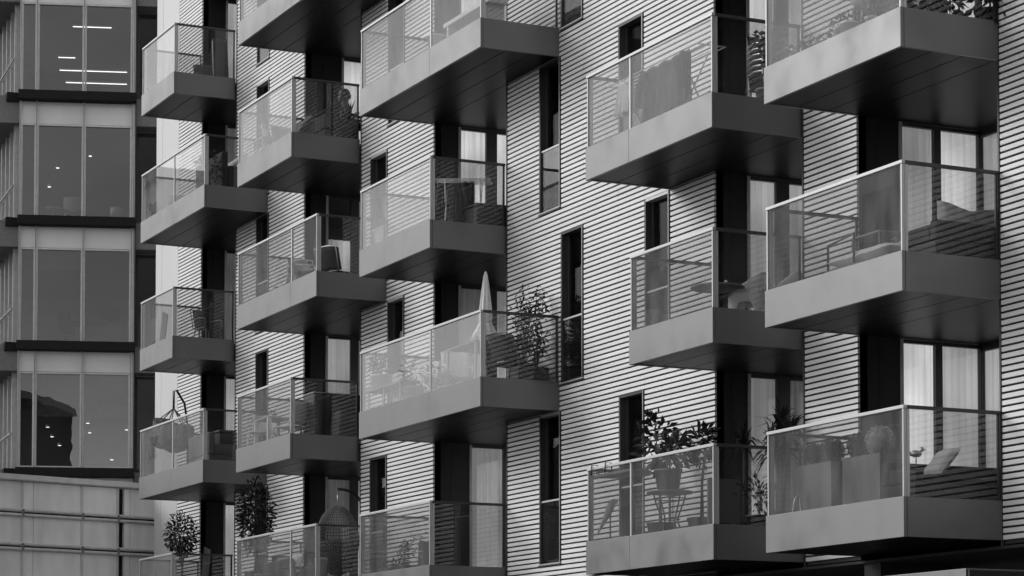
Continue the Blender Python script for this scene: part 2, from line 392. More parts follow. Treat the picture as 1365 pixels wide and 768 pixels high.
# ---- loggias: a deep recess behind each balcony, glazed on the far reveal and at the back
def pleat(b, x, y0, y1, z0, z1, amp=0.03, per=0.11, ph=0.0, along='y'):
    n = max(8, int((y1 - y0) / per * 8))
    def fn(u, v):
        y = y0 + (y1 - y0) * u
        d = amp * math.sin(2 * math.pi * y / per + ph + 0.8 * math.sin(y * 5 + ph)) * (0.75 + 0.25 * (1 - v)) + 0.4 * amp * math.sin(y * 31 + ph)
        return (x + d, y, z0 + (z1 - z0) * v) if along == 'y' else (y, x + d, z0 + (z1 - z0) * v)
    b.grid(fn, n, 3)
def loggia(l, xl, xr, panes, back='w', deep=2.1):
    z0 = zt(l) - 0.10; z1 = zb(l - 1) + 0.012
    b = PB()
    y1 = panes[0][0] - 0.05
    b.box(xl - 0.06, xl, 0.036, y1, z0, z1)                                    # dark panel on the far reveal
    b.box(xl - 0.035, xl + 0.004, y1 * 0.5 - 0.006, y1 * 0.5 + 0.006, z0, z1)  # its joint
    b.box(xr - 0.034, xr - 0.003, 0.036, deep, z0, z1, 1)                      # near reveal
    b.box(xl - 0.06, xr - 0.035, deep + 0.003, deep + 0.06, z1 - 0.1, z1)
    b.box(xl - 0.06, xr - 0.035, deep + 0.003, deep + 0.06, z0, z0 + 0.14)
    b.box(xr - 0.5, xr - 0.035, deep + 0.003, deep + 0.06, z0 + 0.14, z1 - 0.1)
    b.box(xl, xr - 0.035, 0.0, deep, z0 - 0.04, z0, 2)                         # deck
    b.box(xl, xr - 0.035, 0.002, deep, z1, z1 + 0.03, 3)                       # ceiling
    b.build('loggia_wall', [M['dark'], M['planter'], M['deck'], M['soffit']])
    zf = z1 - 0.012
    f = PB()
    ya = panes[0][0] - 0.05
    f.box(xl - 0.055, xl + 0.02, ya, ya + 0.05, z0, zf, 1)
    for k, (p0, p1, kind) in enumerate(panes):
        nx = panes[k + 1][0] if k + 1 < len(panes) else deep
        f.box(xl - 0.055, xl + 0.012, p1, nx, z0, zf)
        f.box(xl - 0.055, xl + 0.010, p0, p1, z0, z0 + 0.12); f.box(xl - 0.055, xl + 0.010, p0, p1, zf - 0.05, zf)
    o = f.build('glazed_door', [M['frame'], M['trim']])
    for k, (p0, p1, kind) in enumerate(panes):
        g = PB(); g.box(xl - 0.03, xl - 0.012, p0, p1, z0 + 0.12, zf - 0.05); c = g.build('pane', M['winglass']); c.parent = o
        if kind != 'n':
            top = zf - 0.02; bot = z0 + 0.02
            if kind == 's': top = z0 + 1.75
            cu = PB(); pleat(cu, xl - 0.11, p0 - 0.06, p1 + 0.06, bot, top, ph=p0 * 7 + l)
            c = cu.build('curtain', {'g': M['dimcurtain'], 'm': M['midcurtain']}.get(kind, M['glowcurtain']), fixn=False); c.parent = o
    # back window
    f = PB(); xe = xr - 0.5
    f.box(xl - 0.0, xl + 0.014, deep + 0.006, deep + 0.07, z0 + 0.14, z1 - 0.1); f.box(xe - 0.07, xe, deep + 0.006, deep + 0.07, z0 + 0.14, z1 - 0.1)
    f.box((xl + xe) / 2 - 0.05, (xl + xe) / 2 + 0.05, deep + 0.006, deep + 0.07, z0 + 0.14, z1 - 0.1)
    f.box(xl + 0.0141, (xl + xe) / 2 - 0.0501, deep + 0.006, deep + 0.07, z0 + 0.14, z0 + 0.19); f.box((xl + xe) / 2 + 0.0501, xe - 0.0701, deep + 0.006, deep + 0.07, z0 + 0.14, z0 + 0.19)
    o2 = f.build('rear_window', M['frame'])
    g = PB(); g.box(xl + 0.014, (xl + xe) / 2 - 0.05, deep + 0.03, deep + 0.045, z0 + 0.14, z1 - 0.1); g.box((xl + xe) / 2 + 0.05, xe - 0.07, deep + 0.03, deep + 0.045, z0 + 0.14, z1 - 0.1)
    c = g.build('pane', M['winglass']); c.parent = o2
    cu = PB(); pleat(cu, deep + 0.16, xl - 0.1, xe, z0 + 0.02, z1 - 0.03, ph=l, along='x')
    c = cu.build('curtain', {'g': M['dimcurtain'], 'm': M['midcurtain']}.get(back, M['glowcurtain']), fixn=False); c.parent = o2

P0 = [(0.64, 1.12), (1.36, 2.0)]
PR = [(0.76, 1.31), (1.43, 2.085)]
def pn(base, kinds): return [(a, c, k) for (a, c), k in zip(base, kinds)]
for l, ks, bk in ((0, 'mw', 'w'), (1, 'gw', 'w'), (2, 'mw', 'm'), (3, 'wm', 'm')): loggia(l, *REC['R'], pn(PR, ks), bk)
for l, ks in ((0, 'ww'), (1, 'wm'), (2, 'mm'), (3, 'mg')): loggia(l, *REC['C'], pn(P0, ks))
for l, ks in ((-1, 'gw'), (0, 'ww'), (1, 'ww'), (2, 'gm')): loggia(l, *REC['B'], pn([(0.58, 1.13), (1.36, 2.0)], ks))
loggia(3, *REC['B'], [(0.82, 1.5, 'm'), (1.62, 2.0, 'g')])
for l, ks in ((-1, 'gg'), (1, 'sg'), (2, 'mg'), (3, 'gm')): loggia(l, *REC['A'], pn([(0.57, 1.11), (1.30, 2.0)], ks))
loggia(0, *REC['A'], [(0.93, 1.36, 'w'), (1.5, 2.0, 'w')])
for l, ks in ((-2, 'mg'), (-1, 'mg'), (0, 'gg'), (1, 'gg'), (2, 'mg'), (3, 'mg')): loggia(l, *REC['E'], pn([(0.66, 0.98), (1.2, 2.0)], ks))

# ---- balconies
def balcony(l, xl, xr, seam=None):
    a, t = zb(l), zt(l); y0 = -D
    b = PB()
    ends = [xl] + ([seam] if seam else []) + [xr]
    for i in range(len(ends) - 1):
        b.box(ends[i] + (0.003 if i else 0), ends[i + 1] - (0.003 if i < len(ends) - 2 else 0), y0, y0 + 0.05, a, t, 0)
    b.box(xr - 0.05, xr - 0.002, y0 + 0.057, -0.003, a + 0.002, t - 0.002, 0)
    b.box(xl + 0.002, xl + 0.05, y0 + 0.057, -0.003, a + 0.002, t - 0.002, 0)
    xs0, xs1 = xl + 0.053, xr - 0.053
    ys = [y0 + 0.055, y0 + 0.52, y0 + 1.02, -0.004]
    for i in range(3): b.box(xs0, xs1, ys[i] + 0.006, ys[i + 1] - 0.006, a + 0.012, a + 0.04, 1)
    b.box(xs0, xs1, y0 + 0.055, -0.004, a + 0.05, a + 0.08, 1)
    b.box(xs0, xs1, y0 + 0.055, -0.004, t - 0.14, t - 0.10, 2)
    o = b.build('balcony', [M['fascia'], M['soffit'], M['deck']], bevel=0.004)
    zg1 = t + RH - 0.045
    def gp(*q, gm='bgglass'):
        g = PB(); g.box(*q); c = g.build('glass_panel', M[gm]); c.parent = o
    gy = y0 + 0.030
    for i in range(len(ends) - 1): gp(ends[i] + (0.05 if i == 0 else 0.022), ends[i + 1] - (0.05 if i == len(ends) - 2 else 0.022), gy, gy + 0.012, t + 0.004, zg1)
    gp(xr - 0.042, xr - 0.030, y0 + 0.07, -0.06, t + 0.004, zg1, gm='sideglass')
    gp(xl + 0.030, xl + 0.042, y0 + 0.07, -0.06, t + 0.004, zg1, gm='sideglass')
    h = PB(); zr = t + RH
    h.box(xl + 0.005, xr - 0.005, y0 + 0.008, y0 + 0.062, zr - 0.045, zr)
    h.box(xr - 0.062, xr - 0.008, y0 + 0.0625, -0.01, zr - 0.045, zr - 0.001, 1)  # side rails: same metal as the front, coloured dark to imitate shade
    h.box(xl + 0.008, xl + 0.062, y0 + 0.0625, -0.01, zr - 0.045, zr - 0.001, 1)
    c = h.build('handrail', [M['alu'], M['frame']], bevel=0.006); c.parent = o
    def post(*q, pm='alu'):
        p = PB(); p.box(*q); c = p.build('post', M[pm]); c.parent = o
    for i, x in enumerate(ends):
        if i == 0: post(x + 0.022, x + 0.048, gy - 0.012, gy + 0.03, t - 0.02, zr - 0.046)
        elif i == len(ends) - 1: post(x - 0.048, x - 0.022, gy - 0.012, gy + 0.03, t - 0.02, zr - 0.046)
        else: post(x - 0.02, x + 0.02, gy - 0.006, gy + 0.03, t - 0.02, zr - 0.046)
    for x in (xr - 0.05, xl + 0.022):
        post(x, x + 0.028, y0 + 0.068, y0 + 0.11, t + 0.002, zr - 0.046)
        post(x, x + 0.028, -0.055, -0.02, t + 0.002, zr - 0.046, pm='frame')
    return o
for l in (0, 1, 2, 3): balcony(l, -3.254, 0.026)
for l in (1, 3): balcony(l, -8.59, -4.67, seam=-7.17)
for l in (0, 2): balcony(l, -7.17, -4.67)
for l in (0, 2): balcony(l, -17.945, -12.493, seam=-14.66)
for l in (1, 3, -1): balcony(l, -17.945, -14.631)
for l in (-1, 1, 3): balcony(l, -24.92, -20.204, seam=-21.66)
for l in (0, 2): balcony(l, -24.92, -21.639)
for l in (0, 2): balcony(l, -31.874, -27.137, seam=-29.39)
for l in (-1, 1, 3): balcony(l, -31.874, -29.37)

# ---- ground floor
b = PB(); b.box(-33.6, 9, 1.2, 1.3, 0, ZBOT - 0.02); b.box(-33.6, 9, 0.0, 1.2, ZBOT - 0.06, ZBOT - 0.022)
for x in (-33, -28, -23, -18, -13, -8, -3.2, 1.4, 6): b.box(x, x + 0.4, 0.05, 1.19, 0, ZBOT - 0.06)
b.build('ground_floor_front', M['gap'])
b = PB(); b.box(-1.6, 2.66, -2.5, -0.02, 3.2, 3.525); b.box(2.665, 2.70, -2.48, -0.02, 3.21, 3.51, 1); b.build('entrance_canopy', [M['fascia'], M['dark']], bevel=0.004)

# ------------------------------------------------------------------ ground
def plane(name, x0, x1, y0, y1, z, m_):
    b = MB(); b.v += [(x0, y0, z), (x1, y0, z), (x1, y1, z), (x0, y1, z)]; b.face([0, 1, 2, 3]); return tag(b.build(name, m_, fixn=False), kind='structure')
plane('ground', -1500, 1500, -1500, 1500, 0.0, M['paving'])
plane('road', -400, 400, -17, -8, 0.004, M['asphalt'])
b = MB(); b.box(-400, 400, -8.0, -7.75, 0.0, 0.12); b.box(-400, 400, -17.25, -17.0, 0.0, 0.12); tag(b.build('kerb', M['stone']), kind='structure')
b = MB()
for i in range(-40, 40): b.box(i * 6, i * 6 + 3, -12.55, -12.45, 0.004, 0.008)
tag(b.build('road_markings', M['white']), kind='structure')

# ---- block added out of view to keep sky light off the balcony sides
nb = thing('shading_block', 'unseen dark block added to shade the balcony sides', 'building', (48, 0, 0))
b = MB(); b.box(0, 24, -12, 40, 0, 40); b.build('wall', M['ledge'], nb)
#@@TOWER0
# ------------------------------------------------------------------ office tower behind the far end
TWX, TWY, TWR = -48.735, -0.102, 71.23
tw = thing('office_tower', 'office tower with curved glazed corner, pale spandrels and dark ledges', 'office building', (TWX, TWY, 0), TWR)
ROWS = [(5.78, 8.6, 9.33), (9.63, 12.50, 13.19), (13.47, 16.31, 17.02), (17.26, 20.13, 20.87), (21.18, 23.88, 24.85), (25.13, 27.9, 28.6)]
XM = [0.0, 0.485, 1.909, 3.374]
for i, (z0, z1, z2) in enumerate(ROWS):
    b = MB(); b.box(-0.05, 3.5, -0.42, 0.2, z2, z2 + 0.275); b.box(3.503, 9, 0.55, 0.9, z2, z2 + 0.27); b.build('ledge', M['ledge'], tw, bevel=0.01)
    for a, c in zip(XM[:-1], XM[1:]):
        b = MB(); b.box(a + 0.02, c - 0.02, 0.0, 0.1, z1 + 0.07, z2 - 0.003); b.build('spandrel_panel', M['spandrel'], tw)
        f = MB(); f.box(a + 0.01, c - 0.01, -0.05, 0.06, z1, z1 + 0.05); f.box(a + 0.03, c - 0.03, -0.03, 0.06, z0 + 0.003, z0 + 0.05)
        f.box(a + 0.03, a + 0.065, -0.03, 0.06, z0 + 0.05, z1); f.box(c - 0.065, c - 0.03, -0.03, 0.06, z0 + 0.05, z1)
        o = f.build('window', M['towerframe'], tw)
        g = MB(); g.box(a + 0.065, c - 0.065, 0.01, 0.03, z0 + 0.05, z1); g.build('pane', M['towerglass'], o)
        if i == 1 and a > 0.1:
            bl = MB(); 
            zz = z1 - 0.02; low = z1 - (1.25 if a < 1 else 1.28)
            while zz > low: bl.prism([(0.16, zz), (0.185, zz - 0.035), (0.19, zz - 0.033), (0.165, zz + 0.002)], a + 0.07, c - 0.07); zz -= 0.034
            bl.build('blind', M['palegrey'], o)
        if (i == 4 and a < 0.1) or (i == 2 and 0.1 < a < 1):
            bl = MB(); zz = z1 - 0.02; low = z0 + 0.1 if i == 4 else z1 - 0.55
            while zz > low: bl.prism([(0.16, zz), (0.185, zz - 0.035), (0.19, zz - 0.033), (0.165, zz + 0.002)], a + 0.07, c - 0.07); zz -= 0.034
            bl.build('blind', M['palegrey'], o)
    # recessed bay on the right
    b = MB(); b.box(3.50, 9, 0.85, 0.95, z1 + 0.07, z2 - 0.003); b.build('spandrel_panel', M['pier'], tw)
    f = MB(); f.box(3.5, 9, 0.78, 0.9, z1, z1 + 0.05); f.box(3.5, 9, 0.8, 0.9, z0, z0 + 0.05)
    for x in (3.5, 5.0, 6.5): f.box(x, x + 0.06, 0.8, 0.9, z0 + 0.05, z1)
    o = f.build('window', M['frame'], tw)
    g = MB(); g.box(3.56, 5.0, 0.84, 0.86, z0 + 0.05, z1); g.box(5.06, 6.5, 0.84, 0.86, z0 + 0.05, z1); g.box(6.56, 9, 0.84, 0.86, z0 + 0.05, z1); g.build('pane', M['facadeglass'], o)
for x in XM + [3.43]:
    b = MB(); b.box(x - 0.027, x - 0.008, -0.10, 0.06, 5, 28.5); b.box(x + 0.008, x + 0.027, -0.10, 0.06, 5, 28.5); b.build('mullion', M['towerframe'], tw)
b = MB(); b.box(3.46, 3.497, -0.02, 1.0, 5, 28.5); b.build('bay_return', M['frame'], tw)
b = MB()
for z0, z1, z2 in ROWS: b.box(-1.2, 9, 0.12 if True else 0, 9, z1 + 0.1, z2 + 0.2)
b.build('floor_slab', M['midgrey'], tw)
b = MB(); b.box(-1.5, 9, 9.0, 9.2, 0, 28.6); b.box(9.003, 9.2, 0.9, 9.2, 0, 28.6); b.box(-1.6, 9.2, 0.1, 9.2, 28.9, 29.2); b.box(0.1, 9, 1.0, 1.2, 0, 5.7); b.build('core_wall', M['midgrey'], tw)
# the side face running away from the corner: dark glass between thin pale fins
sd = MB()
for z0, z1, z2 in ROWS: sd.box(0.05, 8, -0.1, 0.42, z2 + 0.002, z2 + 0.27, 0); sd.box(0.05, 8, -0.1, 0.0, z1 + 0.07, z2, 1)
o = sd.build('side_bands', [M['ledge'], M['spandrel']], tw); o.rotation_euler = (0, 0, R(102.9)); 
g = MB()
for z0, z1, z2 in ROWS: g.box(0.05, 8, -0.08, -0.05, z0, z1 + 0.05)
o = g.build('side_pane', M['facadeglass'], tw); o.rotation_euler = (0, 0, R(102.9))
for k in range(9):
    b = MB(); x = 0.5 + k * 0.85; b.box(x - 0.02, x + 0.02, -0.04, 0.13, 5, 28.5); o = b.build('side_fin', M['trim'], tw); o.rotation_euler = (0, 0, R(102.9))
b = MB()
for z0, z1, z2 in ROWS: b.box(0.3, 8, 0.16, 0.19, z0 + 1.05, z0 + 1.09)
o = b.build('side_rail', M['frame'], tw); o.rotation_euler = (0, 0, R(102.9))
twm = Matrix.Translation((TWX, TWY, 0)) @ Matrix.Rotation(R(TWR), 4, 'Z')
def tl(x, y, z): return twm @ Vector((x, y, z))

# linear ceiling lights, spot lamps and pendants behind the office glass
def ceiling_light(x0, x1, y, z, label):
    p = tl((x0 + x1) / 2, y, z); t = thing('ceiling_light', label, 'ceiling light', p, TWR, 'lit tubes in the office')
    h = (x1 - x0) / 2
    bx('housing', M['white'], t, -h, h, -0.05, 0.05, 0.012, 0.06); bx('tube', M['tube'], t, -h + 0.01, h - 0.01, -0.03, 0.03, 0.0, 0.01)
    b = MB(); b.tube([(-h * 0.8, 0, 0.06), (-h * 0.8, 0, 0.5)], 0.004, 5); b.tube([(h * 0.8, 0, 0.06), (h * 0.8, 0, 0.5)], 0.004, 5); b.build('cord', M['frame'], t)
ceiling_light(1.5, 2.7, 0.8, 23.45, 'lit tube lamp hanging highest, across the middle of the top office window')
ceiling_light(0.95, 1.5, 2.6, 22.95, 'short lit tube lamp left of centre behind the top office window')
ceiling_light(0.95, 3.1, 3.4, 22.75, 'long lit tube lamp, upper of the two spanning the top office windows')
ceiling_light(1.15, 3.1, 3.4, 22.36, 'long lit tube lamp, lower of the two spanning the top office windows')
def spot(x, y, z, label, L=0.4):
    t = thing('pendant_light', label, 'lamp', tl(x, y, z), TWR, 'small lit lamps in the office')
    b = MB(); b.lathe([(0.055, 0.012), (0.055, 0.05), (0.03, 0.09), (0.012, 0.10)], n=12); b.build('shade', M['alu'], t)
    b = MB(); b.lathe([(0.0001, 0.0), (0.05, 0.0), (0.05, 0.010)], n=12); b.build('bulb', M['tube'], t)
    b = MB(); b.tube([(0, 0, 0.10), (0, 0, 0.1 + L)], 0.004, 5); b.build('cord', M['frame'], t)
for x, y, z, lb in ((1.05, 1.2, 19.1, 'upper of two lit spot lamps on the left pane, second office window down'),
                    (0.8, 1.2, 18.5, 'lower of two lit spot lamps on the left pane, second office window down'),
                    (2.05, 1.2, 19.5, 'lit spot lamp on the right pane of the second office window down'),
                    (0.72, 2, 11.45, 'small lit lamp, topmost of four falling in a row in the lowest office window'),
                    (0.76, 2, 11.1, 'small lit lamp, second of four falling in a row in the lowest office window'),
                    (0.9, 2, 10.8, 'small lit lamp, third of four falling in a row in the lowest office window'),
                    (1.13, 2, 10.53, 'small lit lamp, lowest of four falling in a row in the lowest office window'),
                    (2.08, 2, 11.56, 'topmost of three lit lamps right of the mullion, lowest office window'),
                    (2.0, 2, 11.24, 'second of three lit lamps right of the mullion, lowest office window'),
                    (2.06, 2, 10.94, 'lowest of three lit lamps right of the mullion, lowest office window'),
                    (3.2, 2, 11.05, 'small lit lamp by the right edge of the lowest office window'),
                    (2.75, 2, 10.1, 'small lit lamp nearest the sill of the lowest office window')):
    spot(x, y, z, lb)
# drum lamp, lounge chair, side table, desk and monitor inside
t = thing('drum_lamp', 'white drum shaded lamp standing on the floor behind the office glass', 'lamp', tl(2.9, 0.75, 17.3), TWR)
b = MB(); b.lathe([(0.2, 0.22), (0.21, 0.22), (0.21, 0.5), (0.2, 0.5)], n=24); b.build('lamp_shade', M['white'], t)
b = MB(); b.lathe([(0.1, 0.0), (0.1, 0.02), (0.015, 0.03), (0.015, 0.3)], n=16); b.build('base', M['steel'], t)
t = thing('lounge_chair', 'pale lounge chair with splayed legs behind the second office window', 'chair', tl(1.55, 0.9, 17.3), TWR)
b = MB(); b.grid(lambda u, v: (-0.3 + 0.6 * u, -0.25 + 0.45 * v, 0.38 + 0.05 * math.cos(u * 6.28)), 10, 6); solid(b.build('seat', M['palegrey'], t, fixn=False), 0.05)
b = MB(); b.grid(lambda u, v: (-0.3 + 0.6 * u, 0.2 + 0.22 * v - 0.1 * math.sin(u * 3.14), 0.4 + 0.5 * v), 10, 6); solid(b.build('backrest', M['palegrey'], t, fixn=False), 0.05)
for sx in (-1, 1):
    for sy in (-1, 1):
        b = MB(); b.tube([(sx * 0.2, sy * 0.15, 0.38), (sx * 0.3, sy * 0.27, 0)], 0.018, 8); b.build('leg', M['white'], t)
t = thing('side_table', 'small round pale table on a stem behind the second office window', 'table', tl(0.95, 0.8, 17.3), TWR)
b = MB(); b.lathe([(0.0001, 0.44), (0.24, 0.44), (0.24, 0.47), (0.0001, 0.47)]); b.build('tabletop', M['white'], t)
b = MB(); b.lathe([(0.14, 0), (0.14, 0.02), (0.02, 0.04), (0.02, 0.44)]); b.build('stem', M['palegrey'], t)
t = thing('desk', 'dark desk pushed up to the third office window', 'desk', tl(2.2, 1.0, 13.5), TWR)
bx('desktop', M['ledge'], t, -0.9, 0.95, -0.35, 0.35, 0.70, 0.74); bx('drawer_unit', M['midgrey'], t, 0.4, 0.9, -0.3, 0.3, 0.02, 0.697)
for x in (-0.85, -0.4): bx('leg', M['ledge'], t, x, x + 0.05, -0.3, 0.3, 0, 0.697)
t = thing('computer_monitor', 'dark computer monitor standing on the desk in the third office window', 'monitor', tl(2.7, 0.95, 14.24), TWR + 8)
bx('screen', M['ledge'], t, -0.29, 0.29, -0.02, 0.02, 0.10, 0.47); bx('stand', M['ledge'], t, -0.04, 0.04, 0.025, 0.05, 0.0, 0.3); bx('foot', M['ledge'], t, -0.12, 0.12, -0.07, 0.1, -0.0, 0.012)
t = thing('office_chair', 'dark high backed office chair behind the third office window', 'chair', tl(1.35, 1.0, 13.5), TWR + 15)
bx('backrest', M['ledge'], t, -0.2, 0.2, 0.2, 0.27, 0.5, 1.1, bevel=0.03); bx('seat', M['ledge'], t, -0.23, 0.23, -0.25, 0.2, 0.42, 0.5, bevel=0.03)
b = MB(); b.tube([(0, 0, 0.06), (0, 0, 0.42)], 0.03, 10)
for k in range(5): b.tube([(0, 0, 0.08), (0.28 * math.cos(k * 1.257), 0.28 * math.sin(k * 1.257), 0.03)], 0.02, 6)
b.build('base', M['ledge'], t)

# ------------------------------------------------------------------ glazed podium below the tower
pd = thing('glazed_podium', 'low podium of streaked frosted glass panels with double rails below the tower', 'building', (-35.40, -3.997, 0), 104.23)
b = MB(); b.box(-6, 14, -0.12, 0.14, 7.885, 8.045); b.box(-6, 14, -0.16, -0.123, 7.90, 7.95); b.build('coping_beam', M['towerframe'], pd, bevel=0.01)
b = MB(); b.box(-6, 14, 0.145, 8, 7.80, 7.88); b.box(-6, 14, 0.2, 0.3, 0, 7.79); b.build('core', M['stone'], pd)
XJ = [-4.4, -2.9, -1.5, -0.35, 0.6, 0.93, 2.31, 3.40, 3.56, 3.74, 4.9, 6.3, 7.8, 9.4, 11, 12.5]
ZJ = [0.3, 1.1, 1.9, 2.8, 3.6, 4.45, 5.30, 6.17, 7.02, 7.88]
for i in range(len(ZJ) - 1):
    for a, c in zip(XJ[:-1], XJ[1:]):
        b = MB(); lo = ZJ[i] + (0.125 if i else 0.0); b.box(a + 0.008, c - 0.008, 0.0 + (0.08 if (3.39 < a < 3.5) else 0), 0.10, lo, ZJ[i + 1] - 0.005)
        b.build('glass_panel', M['ledge'] if 3.39 < a < 3.5 else M['podglass'], pd)
for z in ZJ[1:-1]:
    b = MB(); b.tube([(-6, -0.04, z + 0.015), (14, -0.04, z + 0.015)], 0.045, 8); b.tube([(-6, -0.04, z + 0.135), (14, -0.04, z + 0.135)], 0.045, 8); b.build('rail', M['towerframe'], pd)
    b = MB(); b.box(-6, 14, 0.11, 0.14, z, z + 0.17); b.build('slot', M['ledge'], pd)
for x in (-2.9, 0.6, 2.31, 3.36, 6.3, 9.4):
    b = MB(); b.box(x - 0.03, x + 0.03, -0.03, 0.0, 0.2, 7.88); b.build('post', M['towerframe'], pd)
    for z in ZJ[3:-1]:
        k = MB(); k.box(x - 0.035, x + 0.035, -0.085, -0.03, z - 0.01, z + 0.16); k.build('clamp', M['midgrey'], pd)

# ------------------------------------------------------------------ houses across the street, mirrored in the balcony glass
def street_house(x0, x1, y, h, label, nx, nz, m_):
    t = thing('street_building', label, 'building', ((x0 + x1) / 2, y, 0)); hw = (x1 - x0) / 2
    bx('wall', m_, t, -hw, hw, -14, 0, 0, h); bx('cornice', M['stone'], t, -hw - 0.4, hw + 0.4, -14.2, 0.5, h + 0.003, h + 0.8)
    for i in range(nx):
        for j in range(nz):
            x = -hw + (i + 0.5) * 2 * hw / nx; z = 3.4 + (j + 0.25) * (h - 4) / nz
            f = MB(); f.box(x - 0.9, x + 0.9, 0.003, 0.09, z - 0.1, z); f.box(x - 0.75, x + 0.75, 0.003, 0.04, z + 0.003, z + 1.9, 1); f.build('window', [M['trim'], M['frame']], t)
    return t
street_house(-100, -58, -45, 25, 'pale stone office across the street, mirrored in the nearest balcony glass', 12, 6, M['stone'])
street_house(-147, -101, -45, 17, 'low long stone terrace across the street, mirrored in the lowest balcony glass', 13, 4, M['stone'])
street_house(-205, -166, -45, 46, 'tall pale block across the street, mirrored in the far balcony glass', 8, 11, M['pier'])
def side_house(y0, y1, x, h, label, nx, nz, m_):
    t = street_house(-(y1 - y0) / 2, (y1 - y0) / 2, 0, h, label, nx, nz, m_); t.location = (x, (y0 + y1) / 2, 0); t.rotation_euler = (0, 0, R(90))
side_house(-46, -30, 92, 36, 'narrow dark block behind the viewer, mirrored in the tower glass', 5, 9, M['midgrey'])
side_house(-60, -46.5, 98, 23, 'low dark workshop behind the viewer, mirrored in the tower glass', 4, 5, M['ledge'])
side_house(-72, -61, 94, 32, 'mid height dark office behind the viewer, mirrored in the tower glass', 4, 7, M['ledge'])
side_house(-98, -73, 100, 26, 'long dark depot behind the viewer, mirrored in the tower glass', 8, 5, M['ledge'])
#@@TOWER1
#@@THINGS
# ------------------------------------------------------------------ furniture and plants on the balconies
def F(l): return zt(l) - 0.10
def legs(t, pts, m_, r=0.014):
    for a, c in pts:
        b = MB(); b.tube([a, c], r, 8); b.build('leg', m_, t)
def cushion(t, name, m_, w, d, h, loc=(0, 0, 0), rot=(0, 0, 0)):
    b = MB()
    n = 12
    for sgn in (1, -1):
        def fn(u, v):
            x = (u - 0.5) * 2; y = (v - 0.5) * 2
            e = (1 - abs(x) ** 3.2) * (1 - abs(y) ** 3.2)
            k = 1 - 0.06 * (1 - abs(x)) * abs(y) ** 3
            return (x * w / 2 * (1 - 0.05 * (1 - abs(y)) * abs(x) ** 4), y * d / 2 * k, sgn * h / 2 * max(0, e) ** 0.45 + 0.004 * math.sin(9 * x + 5 * y))
        b.grid(fn, n, n)
    o = b.build(name, m_, t); o.location = loc; o.rotation_euler = [R(a) for a in rot]; return o
def leaves(b, c, rad, n, L, W, clumps=9, m=0, droop=0.2, spread=0.35):
    cs = []
    for k in range(clumps):
        while True:
            p = Vector((random.uniform(-1, 1), random.uniform(-1, 1), random.uniform(-1, 1)))
            if p.length < 0.85: break
        cs.append(p)
    for i in range(n):
        k = random.choice(cs); p = k + Vector([random.gauss(0, spread) for _ in range(3)])
        if p.length > 1.15: p = p.normalized() * random.uniform(0.7, 1.1)
        d = (p.normalized() + Vector([random.uniform(-0.8, 0.8) for _ in range(3)]) + Vector((0, 0, -droop))).normalized()
        nn = Vector((random.uniform(-1, 1), random.uniform(-1, 1), random.uniform(0.2, 1)))
        s = random.uniform(0.65, 1.25)
        b.leaf((c[0] + p.x * rad[0], c[1] + p.y * rad[1], c[2] + p.z * rad[2]), d, nn, L * s, W * s, m)
    return cs
def pot_part(t, r0, r1, h, m_, z=0.0):
    b = MB(); b.lathe([(0.0001, z), (r0, z), (r1, z + h - 0.03), (r1 * 1.06, z + h - 0.03), (r1 * 1.06, z + h), (r1 * 0.9, z + h), (r1 * 0.88, z + h - 0.04), (0.0001, z + h - 0.04)], n=24)
    return b.build('pot', m_, t)
def plant(name, label, loc, pot, stem_h, crowns, L, W, n, lm='leaf', pm='terracotta', group=None, cat='plant', stems=3, spread=0.35):
    t = thing(name, label, cat, loc, random.uniform(0, 360) if len(crowns) == 1 else 0, group)
    if pot: pot_part(t, pot[0], pot[1], pot[2], M[pm])
    z0 = pot[2] - 0.05 if pot else 0
    sb = MB(); fb = MB()
    for c, rad in crowns:
        cs = leaves(fb, c, rad, n, L, W, clumps=9, spread=spread)
        for k in range(stems):
            p = cs[k % len(cs)]
            e = (c[0] + p.x * rad[0] * 0.8, c[1] + p.y * rad[1] * 0.8, c[2] + p.z * rad[2] * 0.8)
            r = 0.012 if stem_h < 0.6 else 0.022
            sb.tube([(random.uniform(-0.03, 0.03), random.uniform(-0.03, 0.03), z0), (c[0] * 0.5, c[1] * 0.5, z0 + (e[2] - z0) * 0.5), e], [r, r * 0.8, r * 0.3], 6)
    sb.build('stem', M['bark'], t); fb.build('foliage', M[lm], t, fixn=False)
    return t
def blades(b, c, n, h, spread, w=0.012):
    for i in range(n):
        a = random.uniform(0, 6.283); k = random.uniform(0.2, 1) * spread; hh = h * random.uniform(0.6, 1.1)
        p = Vector((c[0] + 0.03 * math.cos(a), c[1] + 0.03 * math.sin(a), c[2])); o = Vector((math.cos(a), math.sin(a), 0)); s_ = Vector((-o.y, o.x, 0)) * w
        q = [p, p + o * k * 0.35 + Vector((0, 0, hh * 0.65)), p + o * k + Vector((0, 0, hh * 0.9))]
        i0 = len(b.v); b.v += [tuple(q[0] + s_ / 2), tuple(q[0] - s_ / 2), tuple(q[1] - s_ / 2), tuple(q[1] + s_ / 2), tuple(q[2])]
        b.face([i0, i0 + 1, i0 + 2, i0 + 3]); b.face([i0 + 3, i0 + 2, i0 + 4])
